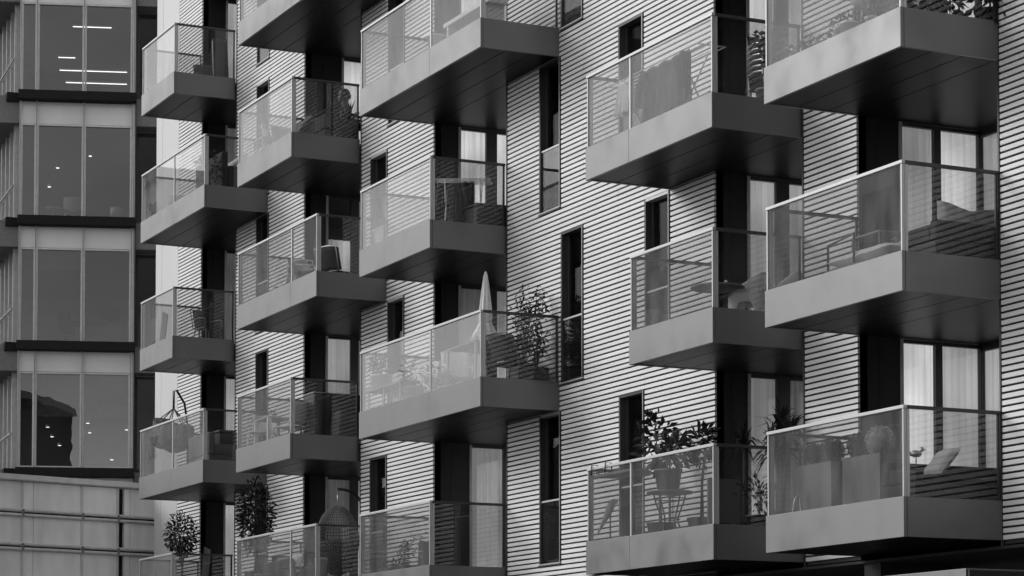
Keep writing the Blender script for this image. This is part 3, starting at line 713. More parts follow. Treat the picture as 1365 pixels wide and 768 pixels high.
def spiky(name, label, loc, pot, trunk_h, n, L, W, pm='blackpot', heads=((0, 0),)):
    t = thing(name, label, 'plant', loc); pot_part(t, *pot, M[pm])
    sb = MB(); fb = MB()
    for hx, hz in heads:
        zt_ = pot[2] + trunk_h + hz
        sb.tube([(0, 0, pot[2] - 0.05), (hx * 0.4, 0, pot[2] + trunk_h * 0.5), (hx, 0, zt_)], [0.03, 0.026, 0.02], 8)
        for i in range(n):
            a = random.uniform(0, 6.283); el = random.uniform(-0.5, 1.3); d0 = Vector((math.cos(a) * math.cos(el), math.sin(a) * math.cos(el), math.sin(el)))
            p = Vector((hx, 0, zt_ + random.uniform(-0.12, 0.1))); LL = L * random.uniform(0.7, 1.1)
            s_ = d0.cross(Vector((0, 0, 1))).normalized() * W / 2
            q1 = p + d0 * LL * 0.5 + Vector((0, 0, 0.03)); q2 = p + d0 * LL + Vector((0, 0, -LL * 0.28 * math.cos(el)))
            i0 = len(fb.v); fb.v += [tuple(p + s_ * 0.5), tuple(p - s_ * 0.5), tuple(q1 - s_), tuple(q1 + s_), tuple(q2)]
            fb.face([i0, i0 + 1, i0 + 2, i0 + 3]); fb.face([i0 + 3, i0 + 2, i0 + 4])
    sb.build('trunk', M['bark'], t); fb.build('foliage', M['leaf'], t, fixn=False); return t
def chair(name, label, loc, rz, seat_m, leg_m, back_h=0.82, w=0.46, arms=False, curve=0.08, group=None, frame=False, lean=0.1, wire=False):
    t = thing(name, label, 'chair', loc, rz, group); h = w / 2
    b = MB(); b.grid(lambda u, v: ((u - 0.5) * w, (v - 0.5) * w, 0.44 - 0.02 * math.sin(u * 3.14) * math.sin(v * 3.14)), 8, 8); (weave if wire else solid)(b.build('seat', seat_m, t, fixn=False), 0.03)
    b = MB(); b.grid(lambda u, v: ((u - 0.5) * (w + 0.04), h + lean * v + curve * (1 - (2 * u - 1) ** 2) - curve, 0.47 + (back_h - 0.47) * v * (1 - 0.05 * (2 * u - 1) ** 4)), 10, 6); (weave if wire else solid)(b.build('backrest', seat_m, t, fixn=False), 0.025)
    legs(t, [((sx * (h - 0.03), -h + 0.03, 0.44), (sx * (h + 0.02), -h - 0.02, 0)) for sx in (-1, 1)] + [((sx * (h - 0.03), h - 0.03, 0.44), (sx * (h + 0.02), h + 0.05, 0)) for sx in (-1, 1)], leg_m)
    if arms:
        for sx in (-1, 1):
            b = MB(); b.tube([(sx * (h + 0.01), h + 0.02, 0.66), (sx * (h + 0.05), 0, 0.67), (sx * (h + 0.03), -h + 0.02, 0.65), (sx * (h + 0.01), -h, 0.45)], 0.016, 8); b.build('armrest', leg_m, t)
    if frame:
        b = MB(); b.tube([(-h - 0.02, h, 0.45), (-h - 0.03, h + lean, back_h), (0, h + lean + 0.01, back_h + 0.02), (h + 0.03, h + lean, back_h), (h + 0.02, h, 0.45)], 0.013, 8); b.build('back_frame', leg_m, t)
    return t
def moulded_chair(label, loc, rz, m_):
    t = thing('moulded_armchair', label, 'chair', loc, rz, 'white moulded armchairs')
    b = MB()
    def top(th):
        a = abs(th)
        return 0.80 - 0.02 * a if a < 0.7 else (0.785 - (a - 0.7) * 0.20 if a < 1.9 else 0.545 - (a - 1.9) * 0.22)
    def bot(th):
        a = abs(th)
        leg = min(abs(a - 0.75), abs(a - 2.25))
        return 0.0 if leg < 0.16 else min(0.34, 0.34 * ((leg - 0.16) / 0.28) ** 0.5) if leg < 0.44 else 0.34
    def fn(u, v):
        th = (u - 0.5) * 2 * 2.45; z = bot(th) + (top(th) - bot(th)) * v
        r = 0.27 + 0.03 * v + (0.035 * (1 - z / 0.45) if z < 0.45 else 0)
        return (r * math.sin(th), r * math.cos(th) * 1.02, z)
    b.grid(fn, 72, 10); solid(b.build('shell', m_, t, fixn=False), 0.022)
    b = MB(); b.lathe([(0.0001, 0.40), (0.265, 0.415), (0.265, 0.44), (0.0001, 0.425)], n=28); b.build('seat', m_, t)
    return t
def round_table(name, label, loc, r, h, top_m, leg_m, style='stem'):
    t = thing(name, label, 'table', loc)
    b = MB(); b.lathe([(0.0001, h - 0.03), (r * 0.97, h - 0.03), (r, h - 0.015), (r * 0.99, h), (0.0001, h)], n=32); b.build('tabletop', top_m, t)
    if style == 'stem':
        b = MB(); b.lathe([(0.0001, 0), (r * 0.6, 0), (r * 0.58, 0.02), (0.03, 0.05), (0.025, h - 0.03), (0.0001, h - 0.03)], n=24); b.build('pedestal', leg_m, t)
    else:
        for k in range(4):
            a = k * math.pi / 2 + 0.5; ca, sa = math.cos(a), math.sin(a)
            b = MB(); b.tube([(ca * q, sa * q, z) for q, z in ((r * 0.8, h - 0.03), (r * 0.7, h * 0.8), (r * 0.42, h * 0.52), (r * 0.4, h * 0.42), (r * 0.6, h * 0.18), (r * 0.85, 0))], 0.013, 8); b.build('leg', leg_m, t)
        for rr, z in ((r * 0.42, h * 0.47), (r * 0.74, h * 0.86)):
            b = MB(); b.tube([(rr * math.cos(q * 0.3142), rr * math.sin(q * 0.3142), z) for q in range(21)], 0.009, 6); b.build('ring', leg_m, t)
    return t
def rect_table(name, label, loc, rz, w, d, h, top_m, leg_m, lw=0.035):
    t = thing(name, label, 'table', loc, rz)
    bx('tabletop', top_m, t, -w / 2, w / 2, -d / 2, d / 2, h - 0.03, h, bevel=0.006)
    for sx in (-1, 1):
        for sy in (-1, 1): bx('leg', leg_m, t, sx * (w / 2 - 0.03) - lw / 2, sx * (w / 2 - 0.03) + lw / 2, sy * (d / 2 - 0.03) - lw / 2, sy * (d / 2 - 0.03) + lw / 2, 0, h - 0.032)
    return t
def sofa(name, label, loc, rz, w, m_, cm, back=0.72, d=0.8, cush=2, arm=0.55):
    t = thing(name, label, 'sofa', loc, rz)
    bx('base', m_, t, -w / 2, w / 2, -d / 2, d / 2, 0.06, 0.30, bevel=0.02)
    bx('backrest', m_, t, -w / 2, w / 2, d / 2 - 0.14, d / 2 + 0.01, 0.302, back, bevel=0.03)
    for sx in (-1, 1): bx('armrest', m_, t, sx * (w / 2 - 0.07) - 0.07, sx * (w / 2 - 0.07) + 0.07, -d / 2 - 0.005, d / 2 - 0.145, 0.302, arm, bevel=0.025)
    cw = (w - 0.3) / cush
    for k in range(cush):
        x = -w / 2 + 0.15 + cw * (k + 0.5)
        cushion(t, 'seat_cushion', cm, cw - 0.02, d - 0.16, 0.15, (x, -0.08, 0.375))
    return t
def drape(name, label, cat, loc, rz, w, drop, m_, group=None, sleeves=False, hem=0.12, seed=0, taper=0.0):
    t = thing(name, label, cat, loc, rz, group); rs = random.Random(seed)
    ph = [rs.uniform(0, 6.28) for _ in range(6)]
    def fn(u, v):
        s = (v - 0.5) * 2; k = abs(s)
        dr = drop * (1 - hem * abs(math.sin(u * 5 + ph[0]))) * k
        fold = 0.035 * k * math.sin(u * 19 + ph[1]) + 0.02 * k * math.sin(u * 41 + ph[2])
        x = (u - 0.5) * w * (1 - taper * k + 0.05 * k * math.sin(ph[3] + 4 * k))
        return (x, (1 if s > 0 else -1) * (0.012 + 0.05 * k ** 0.7) + fold, 0.012 - dr + 0.01 * math.sin(u * 23 + ph[4]))
    b = MB(); b.grid(fn, 46, 30); solid(b.build('cloth', m_, t, fixn=False), 0.008)
    if sleeves:
        for sx in (-1, 1):
            b = MB(); b.tube([(sx * w * 0.42, -0.06, -0.03), (sx * w * 0.52, -0.10, -drop * 0.3), (sx * w * 0.5, -0.11, -drop * 0.62)], [0.06, 0.055, 0.045], 10); b.build('sleeve', m_, t)
    return t

# ---- far right column, top balcony: little pots by the glass, a hanging planter and dark plants in the corner
for x, y, r, h, nm, lb, lm in ((-2.14, -1.25, 0.05, 0.12, 'flower_pot', 'smallest white cup pot at the left end of the top right balcony row', None),
                       (-1.93, -1.25, 0.075, 0.20, 'flower_pot', 'white cup pot beside the smallest one on the top right balcony', None),
                       (-1.74, -1.3, 0.06, 0.30, 'flower_pot', 'slim tall white pot in the middle of the top right balcony row', None),
                       (-1.48, -1.28, 0.13, 0.30, 'flower_pot', 'widest white pot behind the top right balcony glass', 'leafmid'),
                       (-0.95, -1.3, 0.085, 0.24, 'flower_pot', 'white pot standing alone to the right on the top right balcony', None)):
    t = thing(nm, lb, 'plant pot', (x, y, F(1)), 0, 'white pots along the top right balcony glass'); pot_part(t, r * 0.8, r, h, M['white'])
    b = MB(); leaves(b, (0, 0, h + 0.06), (r * 1.1, r * 1.1, 0.07), 40, 0.07, 0.03, 4); b.build('foliage', M['leafmid'], t, fixn=False)
plant('potted_shrub', 'low dark leafy shrub left of the white pots on the top right balcony', (-2.75, -1.1, F(1)), (0.09, 0.11, 0.14), 0.2, [((0, 0, 0.26), (0.26, 0.2, 0.16))], 0.10, 0.04, 130, 'leafmid')
plant('potted_shrub', 'rounder dark shrub between the small white cups on the top right balcony', (-2.05, -0.8, F(1)), (0.09, 0.11, 0.16), 0.2, [((0, 0, 0.34), (0.2, 0.2, 0.2))], 0.09, 0.04, 150, 'leafmid')
plant('potted_shrub', 'spreading shrub behind the right hand white pot, top right balcony', (-1.1, -0.9, F(1)), (0.12, 0.14, 0.2), 0.3, [((0, 0, 0.5), (0.42, 0.3, 0.28))], 0.10, 0.045, 260, 'leafmid')
t = thing('cane_stool', 'pale round cane stool behind the pots on the top right balcony', 'stool', (-1.95, -0.55, F(1)))
b = MB(); b.lathe([(0.0001, 0.74), (0.26, 0.74), (0.34, 0.80), (0.33, 0.86), (0.0001, 0.88)], n=28); b.build('seat', M['palewicker'], t)
legs(t, [((0.2 * math.cos(a), 0.2 * math.sin(a), 0.74), (0.27 * math.cos(a), 0.27 * math.sin(a), 0)) for a in (0.5, 2.07, 3.64, 5.2)], M['palewicker'], 0.016)
for x, y, lb in ((-0.72, -0.55, 'dense dark plant nearest the corner post on the top right balcony'), (-0.22, 0.05, 'dense dark plant nearest the wall on the top right balcony')):
    plant('potted_plant', lb, (x, y, F(1)), (0.16, 0.2, 0.3), 0.5, [((0, 0, 0.62), (0.42, 0.36, 0.42))], 0.2, 0.08, 330, 'leaf', 'blackpot', 'dark plants on the top right balcony')

# ---- far right column, middle balcony: lounge furniture
t = thing('sun_bed', 'low day bed with thick white mattress behind the right middle balcony glass', 'day bed', (-1.45, -0.85, F(2)), 0)
bx('frame', M['midgrey'], t, -0.78, 0.75, -0.36, 0.36, 0.14, 0.22)
for sx in (-0.72, 0.69):
    for sy in (-0.32, 0.32): bx('leg', M['frame'], t, sx - 0.02, sx + 0.02, sy - 0.02, sy + 0.02, 0, 0.139)
cushion(t, 'mattress', M['offwhite'], 1.55, 0.72, 0.2, (0, 0, 0.32))
for sy in (-0.34, 0.34):
    b = MB(); b.tube([(-0.72, sy, 0.2), (-0.72, sy, 0.56), (-0.1, sy, 0.62), (-0.1, sy, 0.2)], 0.018, 8); b.build('armrest', M['frame'], t)
rect_table('coffee_table', 'small dark square table between day bed and sofa, right middle balcony', (-2.1, -0.35, F(2)), 0, 0.7, 0.6, 0.76, M['midgrey'], M['frame'])
t = thing('pale_bench', 'pale cushioned bench under the curtained door, right middle balcony', 'bench', (-2.3, 0.75, F(2)), 90)
bx('base', M['offwhite'], t, -0.7, 0.7, -0.28, 0.28, 0.03, 0.60, bevel=0.03); cushion(t, 'seat_cushion', M['offwhite'], 1.4, 0.58, 0.2, (0, 0, 0.72))
sofa('wicker_sofa', 'big black wicker sofa seen from behind on the right middle balcony', (-0.42, 0.0, F(2)), -90, 1.9, M['wicker'], M['palegrey'], back=0.56, d=0.75, arm=0.52)
for y, rot, lb, m_ in ((-0.30, 14, 'pale thick pillow leaning on the black wicker sofa, nearer the glass corner', 'palegrey'), (0.28, -8, 'dark grey pillow on the black wicker sofa nearer the wall', 'midgrey')):
    t = thing('sofa_pillow', lb, 'pillow', (-0.5, y, F(2) + 0.66), 90, 'pillows on the black wicker sofa'); cushion(t, 'pillow', M[m_], 0.62, 0.5, 0.2, (0, 0, 0.0), (66, rot, 0))

# ---- far right column, lowest balcony: two trough planters with clipped balls, sofa
for x, lb in ((-2.6, 'tall grey trough planter nearer the left end of the lowest right balcony'), (-1.45, 'tall grey trough planter nearer the corner post of the lowest right balcony')):
    t = thing('trough_planter', lb, 'planter', (x, -1.0, F(3)), 0, 'grey trough planters')
    b = MB(); w2 = 0.44
    b.box(-w2, w2, -0.17, 0.17, 0, 0.76); b.build('box', M['planter'], t, bevel=0.006)
    b = MB(); b.box(-w2 + 0.02, w2 - 0.02, -0.15, 0.15, 0.7605, 0.775); b.build('soil', M['bark'], t)
def topiary(x, y, z, r, label, lm='leafmid'):
    t = thing('clipped_shrub', label, 'shrub', (x, y, z), random.uniform(0, 360), 'clipped ball shrubs')
    b = MB(); b.tube([(0, 0, 0), (0, 0, r * 0.9)], 0.015, 6); b.build('stem', M['bark'], t)
    b = MB(); b.ball((0, 0, r * 0.93), r * 0.84, nu=16, nv=10)
    for i in range(700):
        d = Vector([random.gauss(0, 1) for _ in range(3)]).normalized(); rr = r * random.uniform(0.82, 1.0) * (1 + 0.05 * math.sin(7 * d.x + 3 * d.z) * math.sin(6 * d.y))
        b.leaf((d.x * rr, d.y * rr, r * 0.93 + d.z * rr), d + Vector([random.uniform(-0.7, 0.7) for _ in range(3)]), Vector([random.uniform(-1, 1) for _ in range(3)]), 0.035, 0.022)
    b.build('foliage', M[lm], t, fixn=False)
for x, y, r, lb, lm in ((-2.84, -1.0, 0.15, 'clipped ball shrub at the left end of the left trough planter', 'leafmid'), (-2.40, -1.0, 0.165, 'clipped ball shrub at the right end of the left trough planter', 'leafmid'),
                    (-1.72, -1.0, 0.165, 'darker clipped ball shrub at the left end of the trough by the corner', 'leaf'), (-1.25, -1.0, 0.19, 'palest and largest clipped ball shrub, in the trough by the corner', 'palegrass')):
    topiary(x, y, F(3) + 0.776, r, lb, lm)
t = thing('lantern', 'dark cylinder lantern with a pale glow band left of the trough planters', 'lantern', (-3.02, -0.55, F(3)))
b = MB(); b.lathe([(0.0001, 0), (0.1, 0), (0.1, 0.45), (0.0001, 0.45)], n=20); b.build('body', M['midgrey'], t)
b = MB(); b.lathe([(0.07, 0.45), (0.085, 0.455), (0.085, 0.72), (0.07, 0.722)], n=20); b.build('glass', M['palegrey'], t)
b = MB(); b.lathe([(0.11, 0.722), (0.1, 0.76), (0.03, 0.82), (0.0001, 0.82)], n=20); b.build('lid', M['midgrey'], t)
t = thing('leaf_ornament', 'thin bent metal loop ornament beside the left trough planter', 'ornament', (-2.82, -1.3, F(3)), 64)
b = MB(); b.tube([(0.0, 0, 0.06), (-0.05, 0, 0.14), (-0.02, 0, 0.3), (0.06, 0, 0.42), (0.05, 0, 0.28), (0.06, 0, 0.14), (0.0, 0, 0.06)], 0.012, 8); b.build('loop', M['steel'], t)
b = MB(); b.lathe([(0.0001, 0), (0.06, 0), (0.05, 0.02), (0.02, 0.03), (0.015, 0.07), (0.0001, 0.07)], n=14); b.build('base', M['steel'], t)
sofa('outdoor_sofa', 'low black outdoor sofa behind the side glass of the lowest right balcony', (-0.55, -0.1, F(3)), 90, 2.2, M['blackfab'], M['blackfab'], back=0.62, d=0.75, arm=0.5)
t = thing('scatter_cushion', 'single pale cushion leaning on the low black outdoor sofa', 'pillow', (-0.35, -0.68, F(3) + 0.60), 0); cushion(t, 'pillow', M['palegrey'], 0.42, 0.46, 0.14, (0, 0, 0), (48, 0, 0))
t = thing('metal_bird', 'small shiny metal bird on a stake behind the corner post, lowest right balcony', 'ornament', (-0.30, -1.1, F(3)), 64)
b = MB(); b.ball((0, 0, 0.68), 0.05, sq=(1.5, 1, 0.95)); b.ball((0.075, 0, 0.735), 0.032); b.tube([(0.10, 0, 0.735), (0.14, 0, 0.725)], [0.012, 0.002], 6); b.tube([(-0.06, 0, 0.68), (-0.17, 0, 0.70)], [0.03, 0.008], 6); b.build('bird', M['steel'], t)
b = MB(); b.tube([(0, 0, 0), (0, 0, 0.63)], 0.008, 6); b.build('stake', M['blackmetal'], t)
spiky('dracaena', 'dark spiky dracaena rising left of the lowest right balcony', (-4.88, -0.25, F(3)), (0.16, 0.2, 0.34), 1.0, 46, 0.5, 0.05, heads=((0, 0.2), (-0.22, -0.05), (0.24, 0.0)))

# ---- fourth column, top balcony: drying rack with washing, stacked chairs, flowers
def drying_rack(label, loc, rz, L=1.7, h=1.02, w=0.55):
    t = thing('drying_rack', label, 'drying rack', loc, rz)
    for x in (-L * 0.32, L * 0.32):
        for s in (-1, 1):
            b = MB(); b.tube([(x, -s * w / 2, 0), (x, s * w * 0.42, h)], 0.013, 8); b.build('leg', M['white'], t)
    for y in (-0.24, -0.14, -0.05, 0.05, 0.14, 0.24):
        b = MB(); b.tube([(-L / 2, y, h), (L / 2, y, h)], 0.007, 6); b.build('rail', M['white'], t)
    for x in (-L / 2, L / 2):
        b = MB(); b.tube([(x, -0.25, h), (x, 0.25, h)], 0.012, 8); b.build('end_bar', M['white'], t)
    return t
drying_rack('white folding drying rack hung with clothes on the wide fourth column balcony', (-7.05, -0.95, F(1)), 0, L=2.8, h=1.08)
for x, y, w_, dr, mm, lb, sd, tp in ((-6.75, -1.08, 1.4, 0.92, 'charcoalfab', 'large dark coat, biggest garment on the white drying rack', 3, 0.06),
                             (-7.52, -0.98, 0.62, 0.55, 'charcoalfab', 'dark top hanging between the white shirt and the large coat', 8, 0.0),
                             (-8.02, -1.1, 0.42, 0.6, 'offwhite', 'white shirt hanging at the left of the drying rack', 5, 0.1)):
    drape('hanging_garment', lb, 'clothes', (x, y, F(1) + 1.09), 0, w_, dr, M[mm], 'washing on the drying rack', sleeves=(sd == 3), seed=sd, taper=tp)
stack_lb = ['lowest', 'second lowest', 'third from the floor', 'third from the top', 'second from the top', 'topmost']
first = None
for k in range(6):
    lb = 'black slatted chair, %s in the stack on the fourth column top balcony' % stack_lb[k]
    loc = Vector((-5.35, -0.12, F(1) + k * 0.085))
    if first is None: first = chair('stacking_chair', lb, loc, 90, M['blackmetal'], M['steel'], back_h=0.86, arms=True, group='stacked black chairs')
    else:
        c = copy_tree(first); c.location = loc; c['label'] = lb
t = thing('folded_lounger', 'black folded garden lounger leaning on the stacked chairs', 'lounger', (-5.55, -0.75, F(1)), 90)
for k in range(4): bx('slat_frame', M['blackmetal'] if k else M['steel'], t, -0.26, 0.26, -0.1 + k * 0.06, -0.07 + k * 0.06, 0.02, 0.30 + 0.03 * k)
plant('potted_flowers', 'pale round flower head plant behind the right end of the fourth column top balcony', (-4.9, -0.45, F(1)), (0.14, 0.17, 0.3), 0.5, [((0, 0, 1.02), (0.2, 0.2, 0.17)), ((0.1, 0.1, 0.62), (0.24, 0.24, 0.2))], 0.1, 0.06, 170, 'leafmid')

# ---- fourth column, middle balcony: round table and two moulded armchairs
round_table('round_table', 'round grey table by the corner post of the fourth column middle balcony', (-5.5, -0.95, F(2)), 0.40, 0.56, M['midgrey'], M['blackmetal'])
moulded_chair('white moulded armchair beside the round grey table, nearer the corner post', (-5.55, -0.42, F(2)), -40, M['white'])
moulded_chair('white moulded armchair nearer the wall, partly behind the right hand balcony', (-5.35, 0.22, F(2)), -75, M['white'])
t = thing('pepper_pot', 'tiny white pepper pot standing on the round grey table', 'pot', (-5.42, -0.85, F(2) + 0.561)); b = MB(); b.lathe([(0.0001, 0), (0.025, 0), (0.018, 0.06), (0.026, 0.08), (0.0001, 0.10)], n=12); b.build('body', M['white'], t)

# ---- fourth column, lowest balcony
t = thing('bird_figurine', 'parrot figurine on a tall thin stand at the left of the lowest balcony', 'figurine', (-8.38, -1.2, F(3)), 64)
b = MB(); b.tube([(-0.20, 0, 0.22), (-0.10, 0, 0.42), (-0.03, 0, 0.56), (0.02, 0, 0.68), (0.05, 0, 0.73), (0.09, 0, 0.73), (0.12, 0, 0.70)], [0.012, 0.035, 0.06, 0.062, 0.05, 0.042, 0.008], 10); b.build('bird', M['palegrey'], t)
b = MB(); b.tube([(0, 0, 0.02), (0, 0, 0.58)], 0.012, 8); b.lathe([(0.0001, 0), (0.09, 0), (0.07, 0.03), (0.02, 0.06), (0.0001, 0.06)], n=16); b.build('stand', M['blackmetal'], t)
round_table('bistro_table', 'round iron bistro table with curved legs under a leafy pot plant', (-7.2, -0.8, F(3)), 0.36, 0.80, M['midgrey'], M['blackmetal'], 'iron')
plant('potted_plant', 'leafy pot plant standing on the iron bistro table', (-7.25, -0.8, F(3) + 0.801), (0.16, 0.21, 0.34), 0.4, [((0.05, 0, 0.6), (0.4, 0.3, 0.26))], 0.16, 0.08, 190, 'leafmid', 'planter')
plant('rubber_plant', 'tall broad leaved plant rising highest behind the lowest fourth column balcony rail', (-8.1, -0.45, F(3)), (0.18, 0.22, 0.4), 1.2, [((-0.05, 0, 1.72), (0.28, 0.18, 0.36))], 0.15, 0.07, 170, 'leaf', 'blackpot', stems=6)
plant('rubber_plant', 'shorter broad leaved plant to the right of the tall one over the rail', (-7.0, -0.35, F(3)), (0.18, 0.22, 0.4), 1.1, [((-0.05, 0, 1.55), (0.32, 0.19, 0.28))], 0.15, 0.07, 150, 'leaf', 'blackpot', stems=5)
t = thing('rail_table', 'grey half round table clipped to the lowest fourth column balcony rail', 'table', (-7.92, -D + 0.09, F(3)))
b = MB(); n = 20; pts = [(0.62 * math.cos(math.pi * k / n), 0.62 * math.sin(math.pi * k / n)) for k in range(n + 1)]
i0 = len(b.v); b.v += [(x, y, 1.10) for x, y in pts] + [(x, y, 1.14) for x, y in pts]; k = n + 1
b.face(list(range(k))[::-1]); b.face([k + i for i in range(k)])
for i in range(k): b.face([i, (i + 1) % k, k + (i + 1) % k, k + i])
b.build('tabletop', M['midgrey'], t)
for x in (-0.45, 0.0):
    b = MB(); b.tube([(x, 0.02, 1.12), (x, 0.0, 1.28), (x, -0.10, 1.28), (x, -0.11, 1.12)], 0.012, 8); b.build('clip', M['blackmetal'], t)
t = thing('screen_panel', 'grey square panel screen standing by the corner of the lowest fourth column balcony', 'screen', (-6.35, -0.35, F(3)), 90)
bx('panel', M['planter'], t, -0.28, 0.28, -0.02, 0.02, 0.28, 0.94); bx('leg', M['blackmetal'], t, -0.27, -0.24, -0.018, 0.018, 0, 0.279); bx('leg', M['blackmetal'], t, 0.24, 0.27, -0.018, 0.018, 0, 0.279)
spiky('yucca', 'dark spiky yucca against the curtained door of the lowest fourth column balcony', (-6.75, 0.25, F(3)), (0.14, 0.18, 0.32), 0.85, 36, 0.42, 0.05, heads=((0, 0.35),))
plant('potted_plant', 'dim leafy plant low behind the dark side glass, lowest fourth column balcony', (-5.75, -0.1, F(3)), (0.15, 0.19, 0.35), 0.4, [((0, 0, 0.6), (0.3, 0.26, 0.28))], 0.13, 0.05, 110, 'leaf', 'blackpot')

# ---- third column, top balcony
t = thing('white_bench', 'long white board bench glimpsed behind the top third column balcony', 'bench', (-14.15, -0.85, F(0)), 0)
bx('seat', M['white'], t, -0.95, 0.95, -0.2, 0.2, 0.62, 0.70, bevel=0.01)
for x in (-0.8, 0.8): bx('leg', M['white'], t, x - 0.03, x + 0.03, -0.18, 0.18, 0, 0.619)
t = thing('white_pot', 'tapered white pot at the left end of the long white bench', 'plant pot', (-15.6, -0.95, F(0))); pot_part(t, 0.12, 0.18, 0.62, M['white'])
# ---- third column, second balcony: rack with a black coat, slatted box
t = drying_rack('airer with a black coat over it behind the dark side glass, third column', (-15.3, -0.55, F(1)), 60, L=1.0, h=1.0, w=0.6)
for x, y, rz_, w_, dr, mm, lb, sd in ((-15.52, -0.66, 60, 0.5, 0.92, 'blackfab', 'long black coat hanging nearest on the third column airer', 11),
                                    (-15.42, -0.50, 60, 0.42, 0.8, 'blackfab', 'black coat hanging behind the long one on the third column airer', 12),
                                    (-15.62, -0.8, 60, 0.14, 0.42, 'palegrey', 'narrow pale cloth hanging in front of the black coats', 13)):
    drape('hanging_garment', lb, 'clothes', (x, y, F(1) + 1.01), rz_, w_, dr, M[mm], 'washing on the third column airer', sleeves=(sd == 11), seed=sd)
t = thing('slatted_box', 'black slatted storage box by the wall, third column second balcony', 'storage box', (-14.98, -0.22, F(1)), 90)
bx('body', M['blackmetal'], t, -0.32, 0.32, -0.26, 0.26, 0.0, 0.46)
for k in range(4): bx('slat', M['wicker'], t, -0.34, 0.34, -0.285, -0.262, 0.03 + k * 0.115, 0.10 + k * 0.115)
bx('lid', M['blackmetal'], t, -0.35, 0.35, -0.29, 0.28, 0.462, 0.50, bevel=0.008)
# ---- third column, third balcony: the furnished one with the closed parasol
t = thing('plant_bench', 'low grey slatted bench carrying a white pot, third column wide balcony', 'bench', (-16.85, -1.25, F(2)), 0)
bx('seat', M['midgrey'], t, -1.0, 0.75, -0.2, 0.2, 0.46, 0.50)
for x in (-0.9, -0.15, 0.62):
    for y in (-0.15, 0.15): b = MB(); b.tube([(x, y, 0.459), (x, y, 0)], 0.022, 8); b.build('leg', M['palegrey'], t)
plant('potted_plant', 'grey green plant in a white cylinder pot on the low slatted bench', (-17.5, -1.24, F(2) + 0.501), (0.21, 0.21, 0.27), 0.3, [((0, 0, 0.46), (0.25, 0.18, 0.22))], 0.12, 0.04, 130, 'leafmid', 'white')
t = thing('lounge_chair', 'white sheepskin covered lounge chair, back turned to the balcony glass', 'chair', (-17.3, -0.72, F(2)), 200)
b = MB(); b.grid(lambda u, v: ((u - 0.5) * 0.72 * (1 - 0.18 * v ** 3), -0.30 - 0.25 * v + 0.05 * math.sin(3.14 * u), 0.44 + 0.60 * v + 0.02 * math.sin(u * 9)), 14, 10); solid(b.build('backrest', M['offwhite'], t, fixn=False), 0.10)
b = MB(); b.grid(lambda u, v: ((u - 0.5) * 0.66, -0.28 + 0.58 * v, 0.43 + 0.04 * v), 8, 8); solid(b.build('seat', M['offwhite'], t, fixn=False), 0.09)
legs(t, [((sx * 0.27, sy * 0.22, 0.40), (sx * 0.32, sy * 0.3, 0)) for sx in (-1, 1) for sy in (-1, 1)], M['wood'], 0.018)
plant('potted_plant', 'plant with long thin leaves in a ribbed clay pot right of the white lounge chair', (-15.95, -1.22, F(2)), (0.16, 0.2, 0.36), 0.3, [((0, 0, 0.58), (0.22, 0.2, 0.22))], 0.2, 0.03, 80, 'leafmid', 'terracotta')
t = plant('potted_plant', 'soft dim bush between the white lounge chair and the clay pot', (-16.3, -0.6, F(2)), (0.16, 0.2, 0.38), 0.3, [((0, 0, 0.66), (0.26, 0.2, 0.26))], 0.12, 0.045, 120, 'leafmid', 'planter')
for x, lb in ((-15.2, 'feathery pale grass clump just right of the glass joint'), (-14.62, 'feathery pale grass clump beside the wire chair legs')):
    t = thing('ornamental_grass', lb, 'grass plant', (x, -1.2, F(2)), 0, 'pale ornamental grasses'); pot_part(t, 0.13, 0.16, 0.2, M['palegrey'])
    b = MB(); blades(b, (0, 0, 0.17), 240, 0.36, 0.26, 0.010); b.build('blades', M['palegrass'], t, fixn=False)
chair('wire_chair', 'pale wire armchair facing the garden table, third column wide balcony', (-15.1, -0.75, F(2)), 75, M['white'], M['white'], back_h=0.96, w=0.44, arms=True, frame=True)
rect_table('garden_table', 'slatted garden table between the pale and dark chairs', (-14.3, -0.72, F(2)), 0, 1.25, 0.7, 0.92, M['wood'], M['palegrey'])
chair('rope_chair', 'dark rope tub chair behind the side glass, third column wide balcony', (-13.15, -0.6, F(2)), 195, M['wicker'], M['blackmetal'], back_h=0.92, w=0.62, arms=True, curve=0.16, frame=True)
t = thing('garden_parasol', 'closed white parasol with fringed skirt rising above the balcony corner', 'parasol', (-14.45, -0.5, F(2)))
b = MB(); b.tube([(0, 0, 0.05), (0, 0, 2.30)], 0.02, 10); b.build('pole', M['white'], t)
b = MB(); b.lathe([(0.004, 2.31), (0.03, 2.26), (0.055, 2.1), (0.085, 1.85), (0.11, 1.62), (0.115, 1.45), (0.10, 1.33)], n=64, fold=0.12, nf=8); b.build('canopy', M['offwhite'], t, fixn=False)
b = MB(); b.lathe([(0.09, 1.40), (0.14, 1.30), (0.20, 1.18), (0.23, 1.12)], n=64, fold=0.14, nf=9)
for k in range(64):
    a = k * 0.0982; rr = 0.23 * (1 + 0.14 * math.cos(9 * a)); b.tube([(rr * math.cos(a), rr * math.sin(a), 1.125), (rr * 1.03 * math.cos(a), rr * 1.03 * math.sin(a), 1.03)], [0.008, 0.004], 4)
b.build('fringe', M['offwhite'], t, fixn=False)
b = MB(); b.lathe([(0.0001, 0), (0.25, 0), (0.24, 0.05), (0.04, 0.07), (0.03, 0.3), (0.0001, 0.3)], n=24); b.build('base', M['planter'], t)
t = thing('climbing_plant', 'dark climbing plant in a black box planter beside the narrow window', 'plant', (-12.85, -0.62, F(2)), 90)
b = MB(); b.box(-0.1, 0.5, -0.2, 0.2, 0, 0.36); b.build('planter', M['blackpot'], t, bevel=0.01)
b = MB(); f = MB()
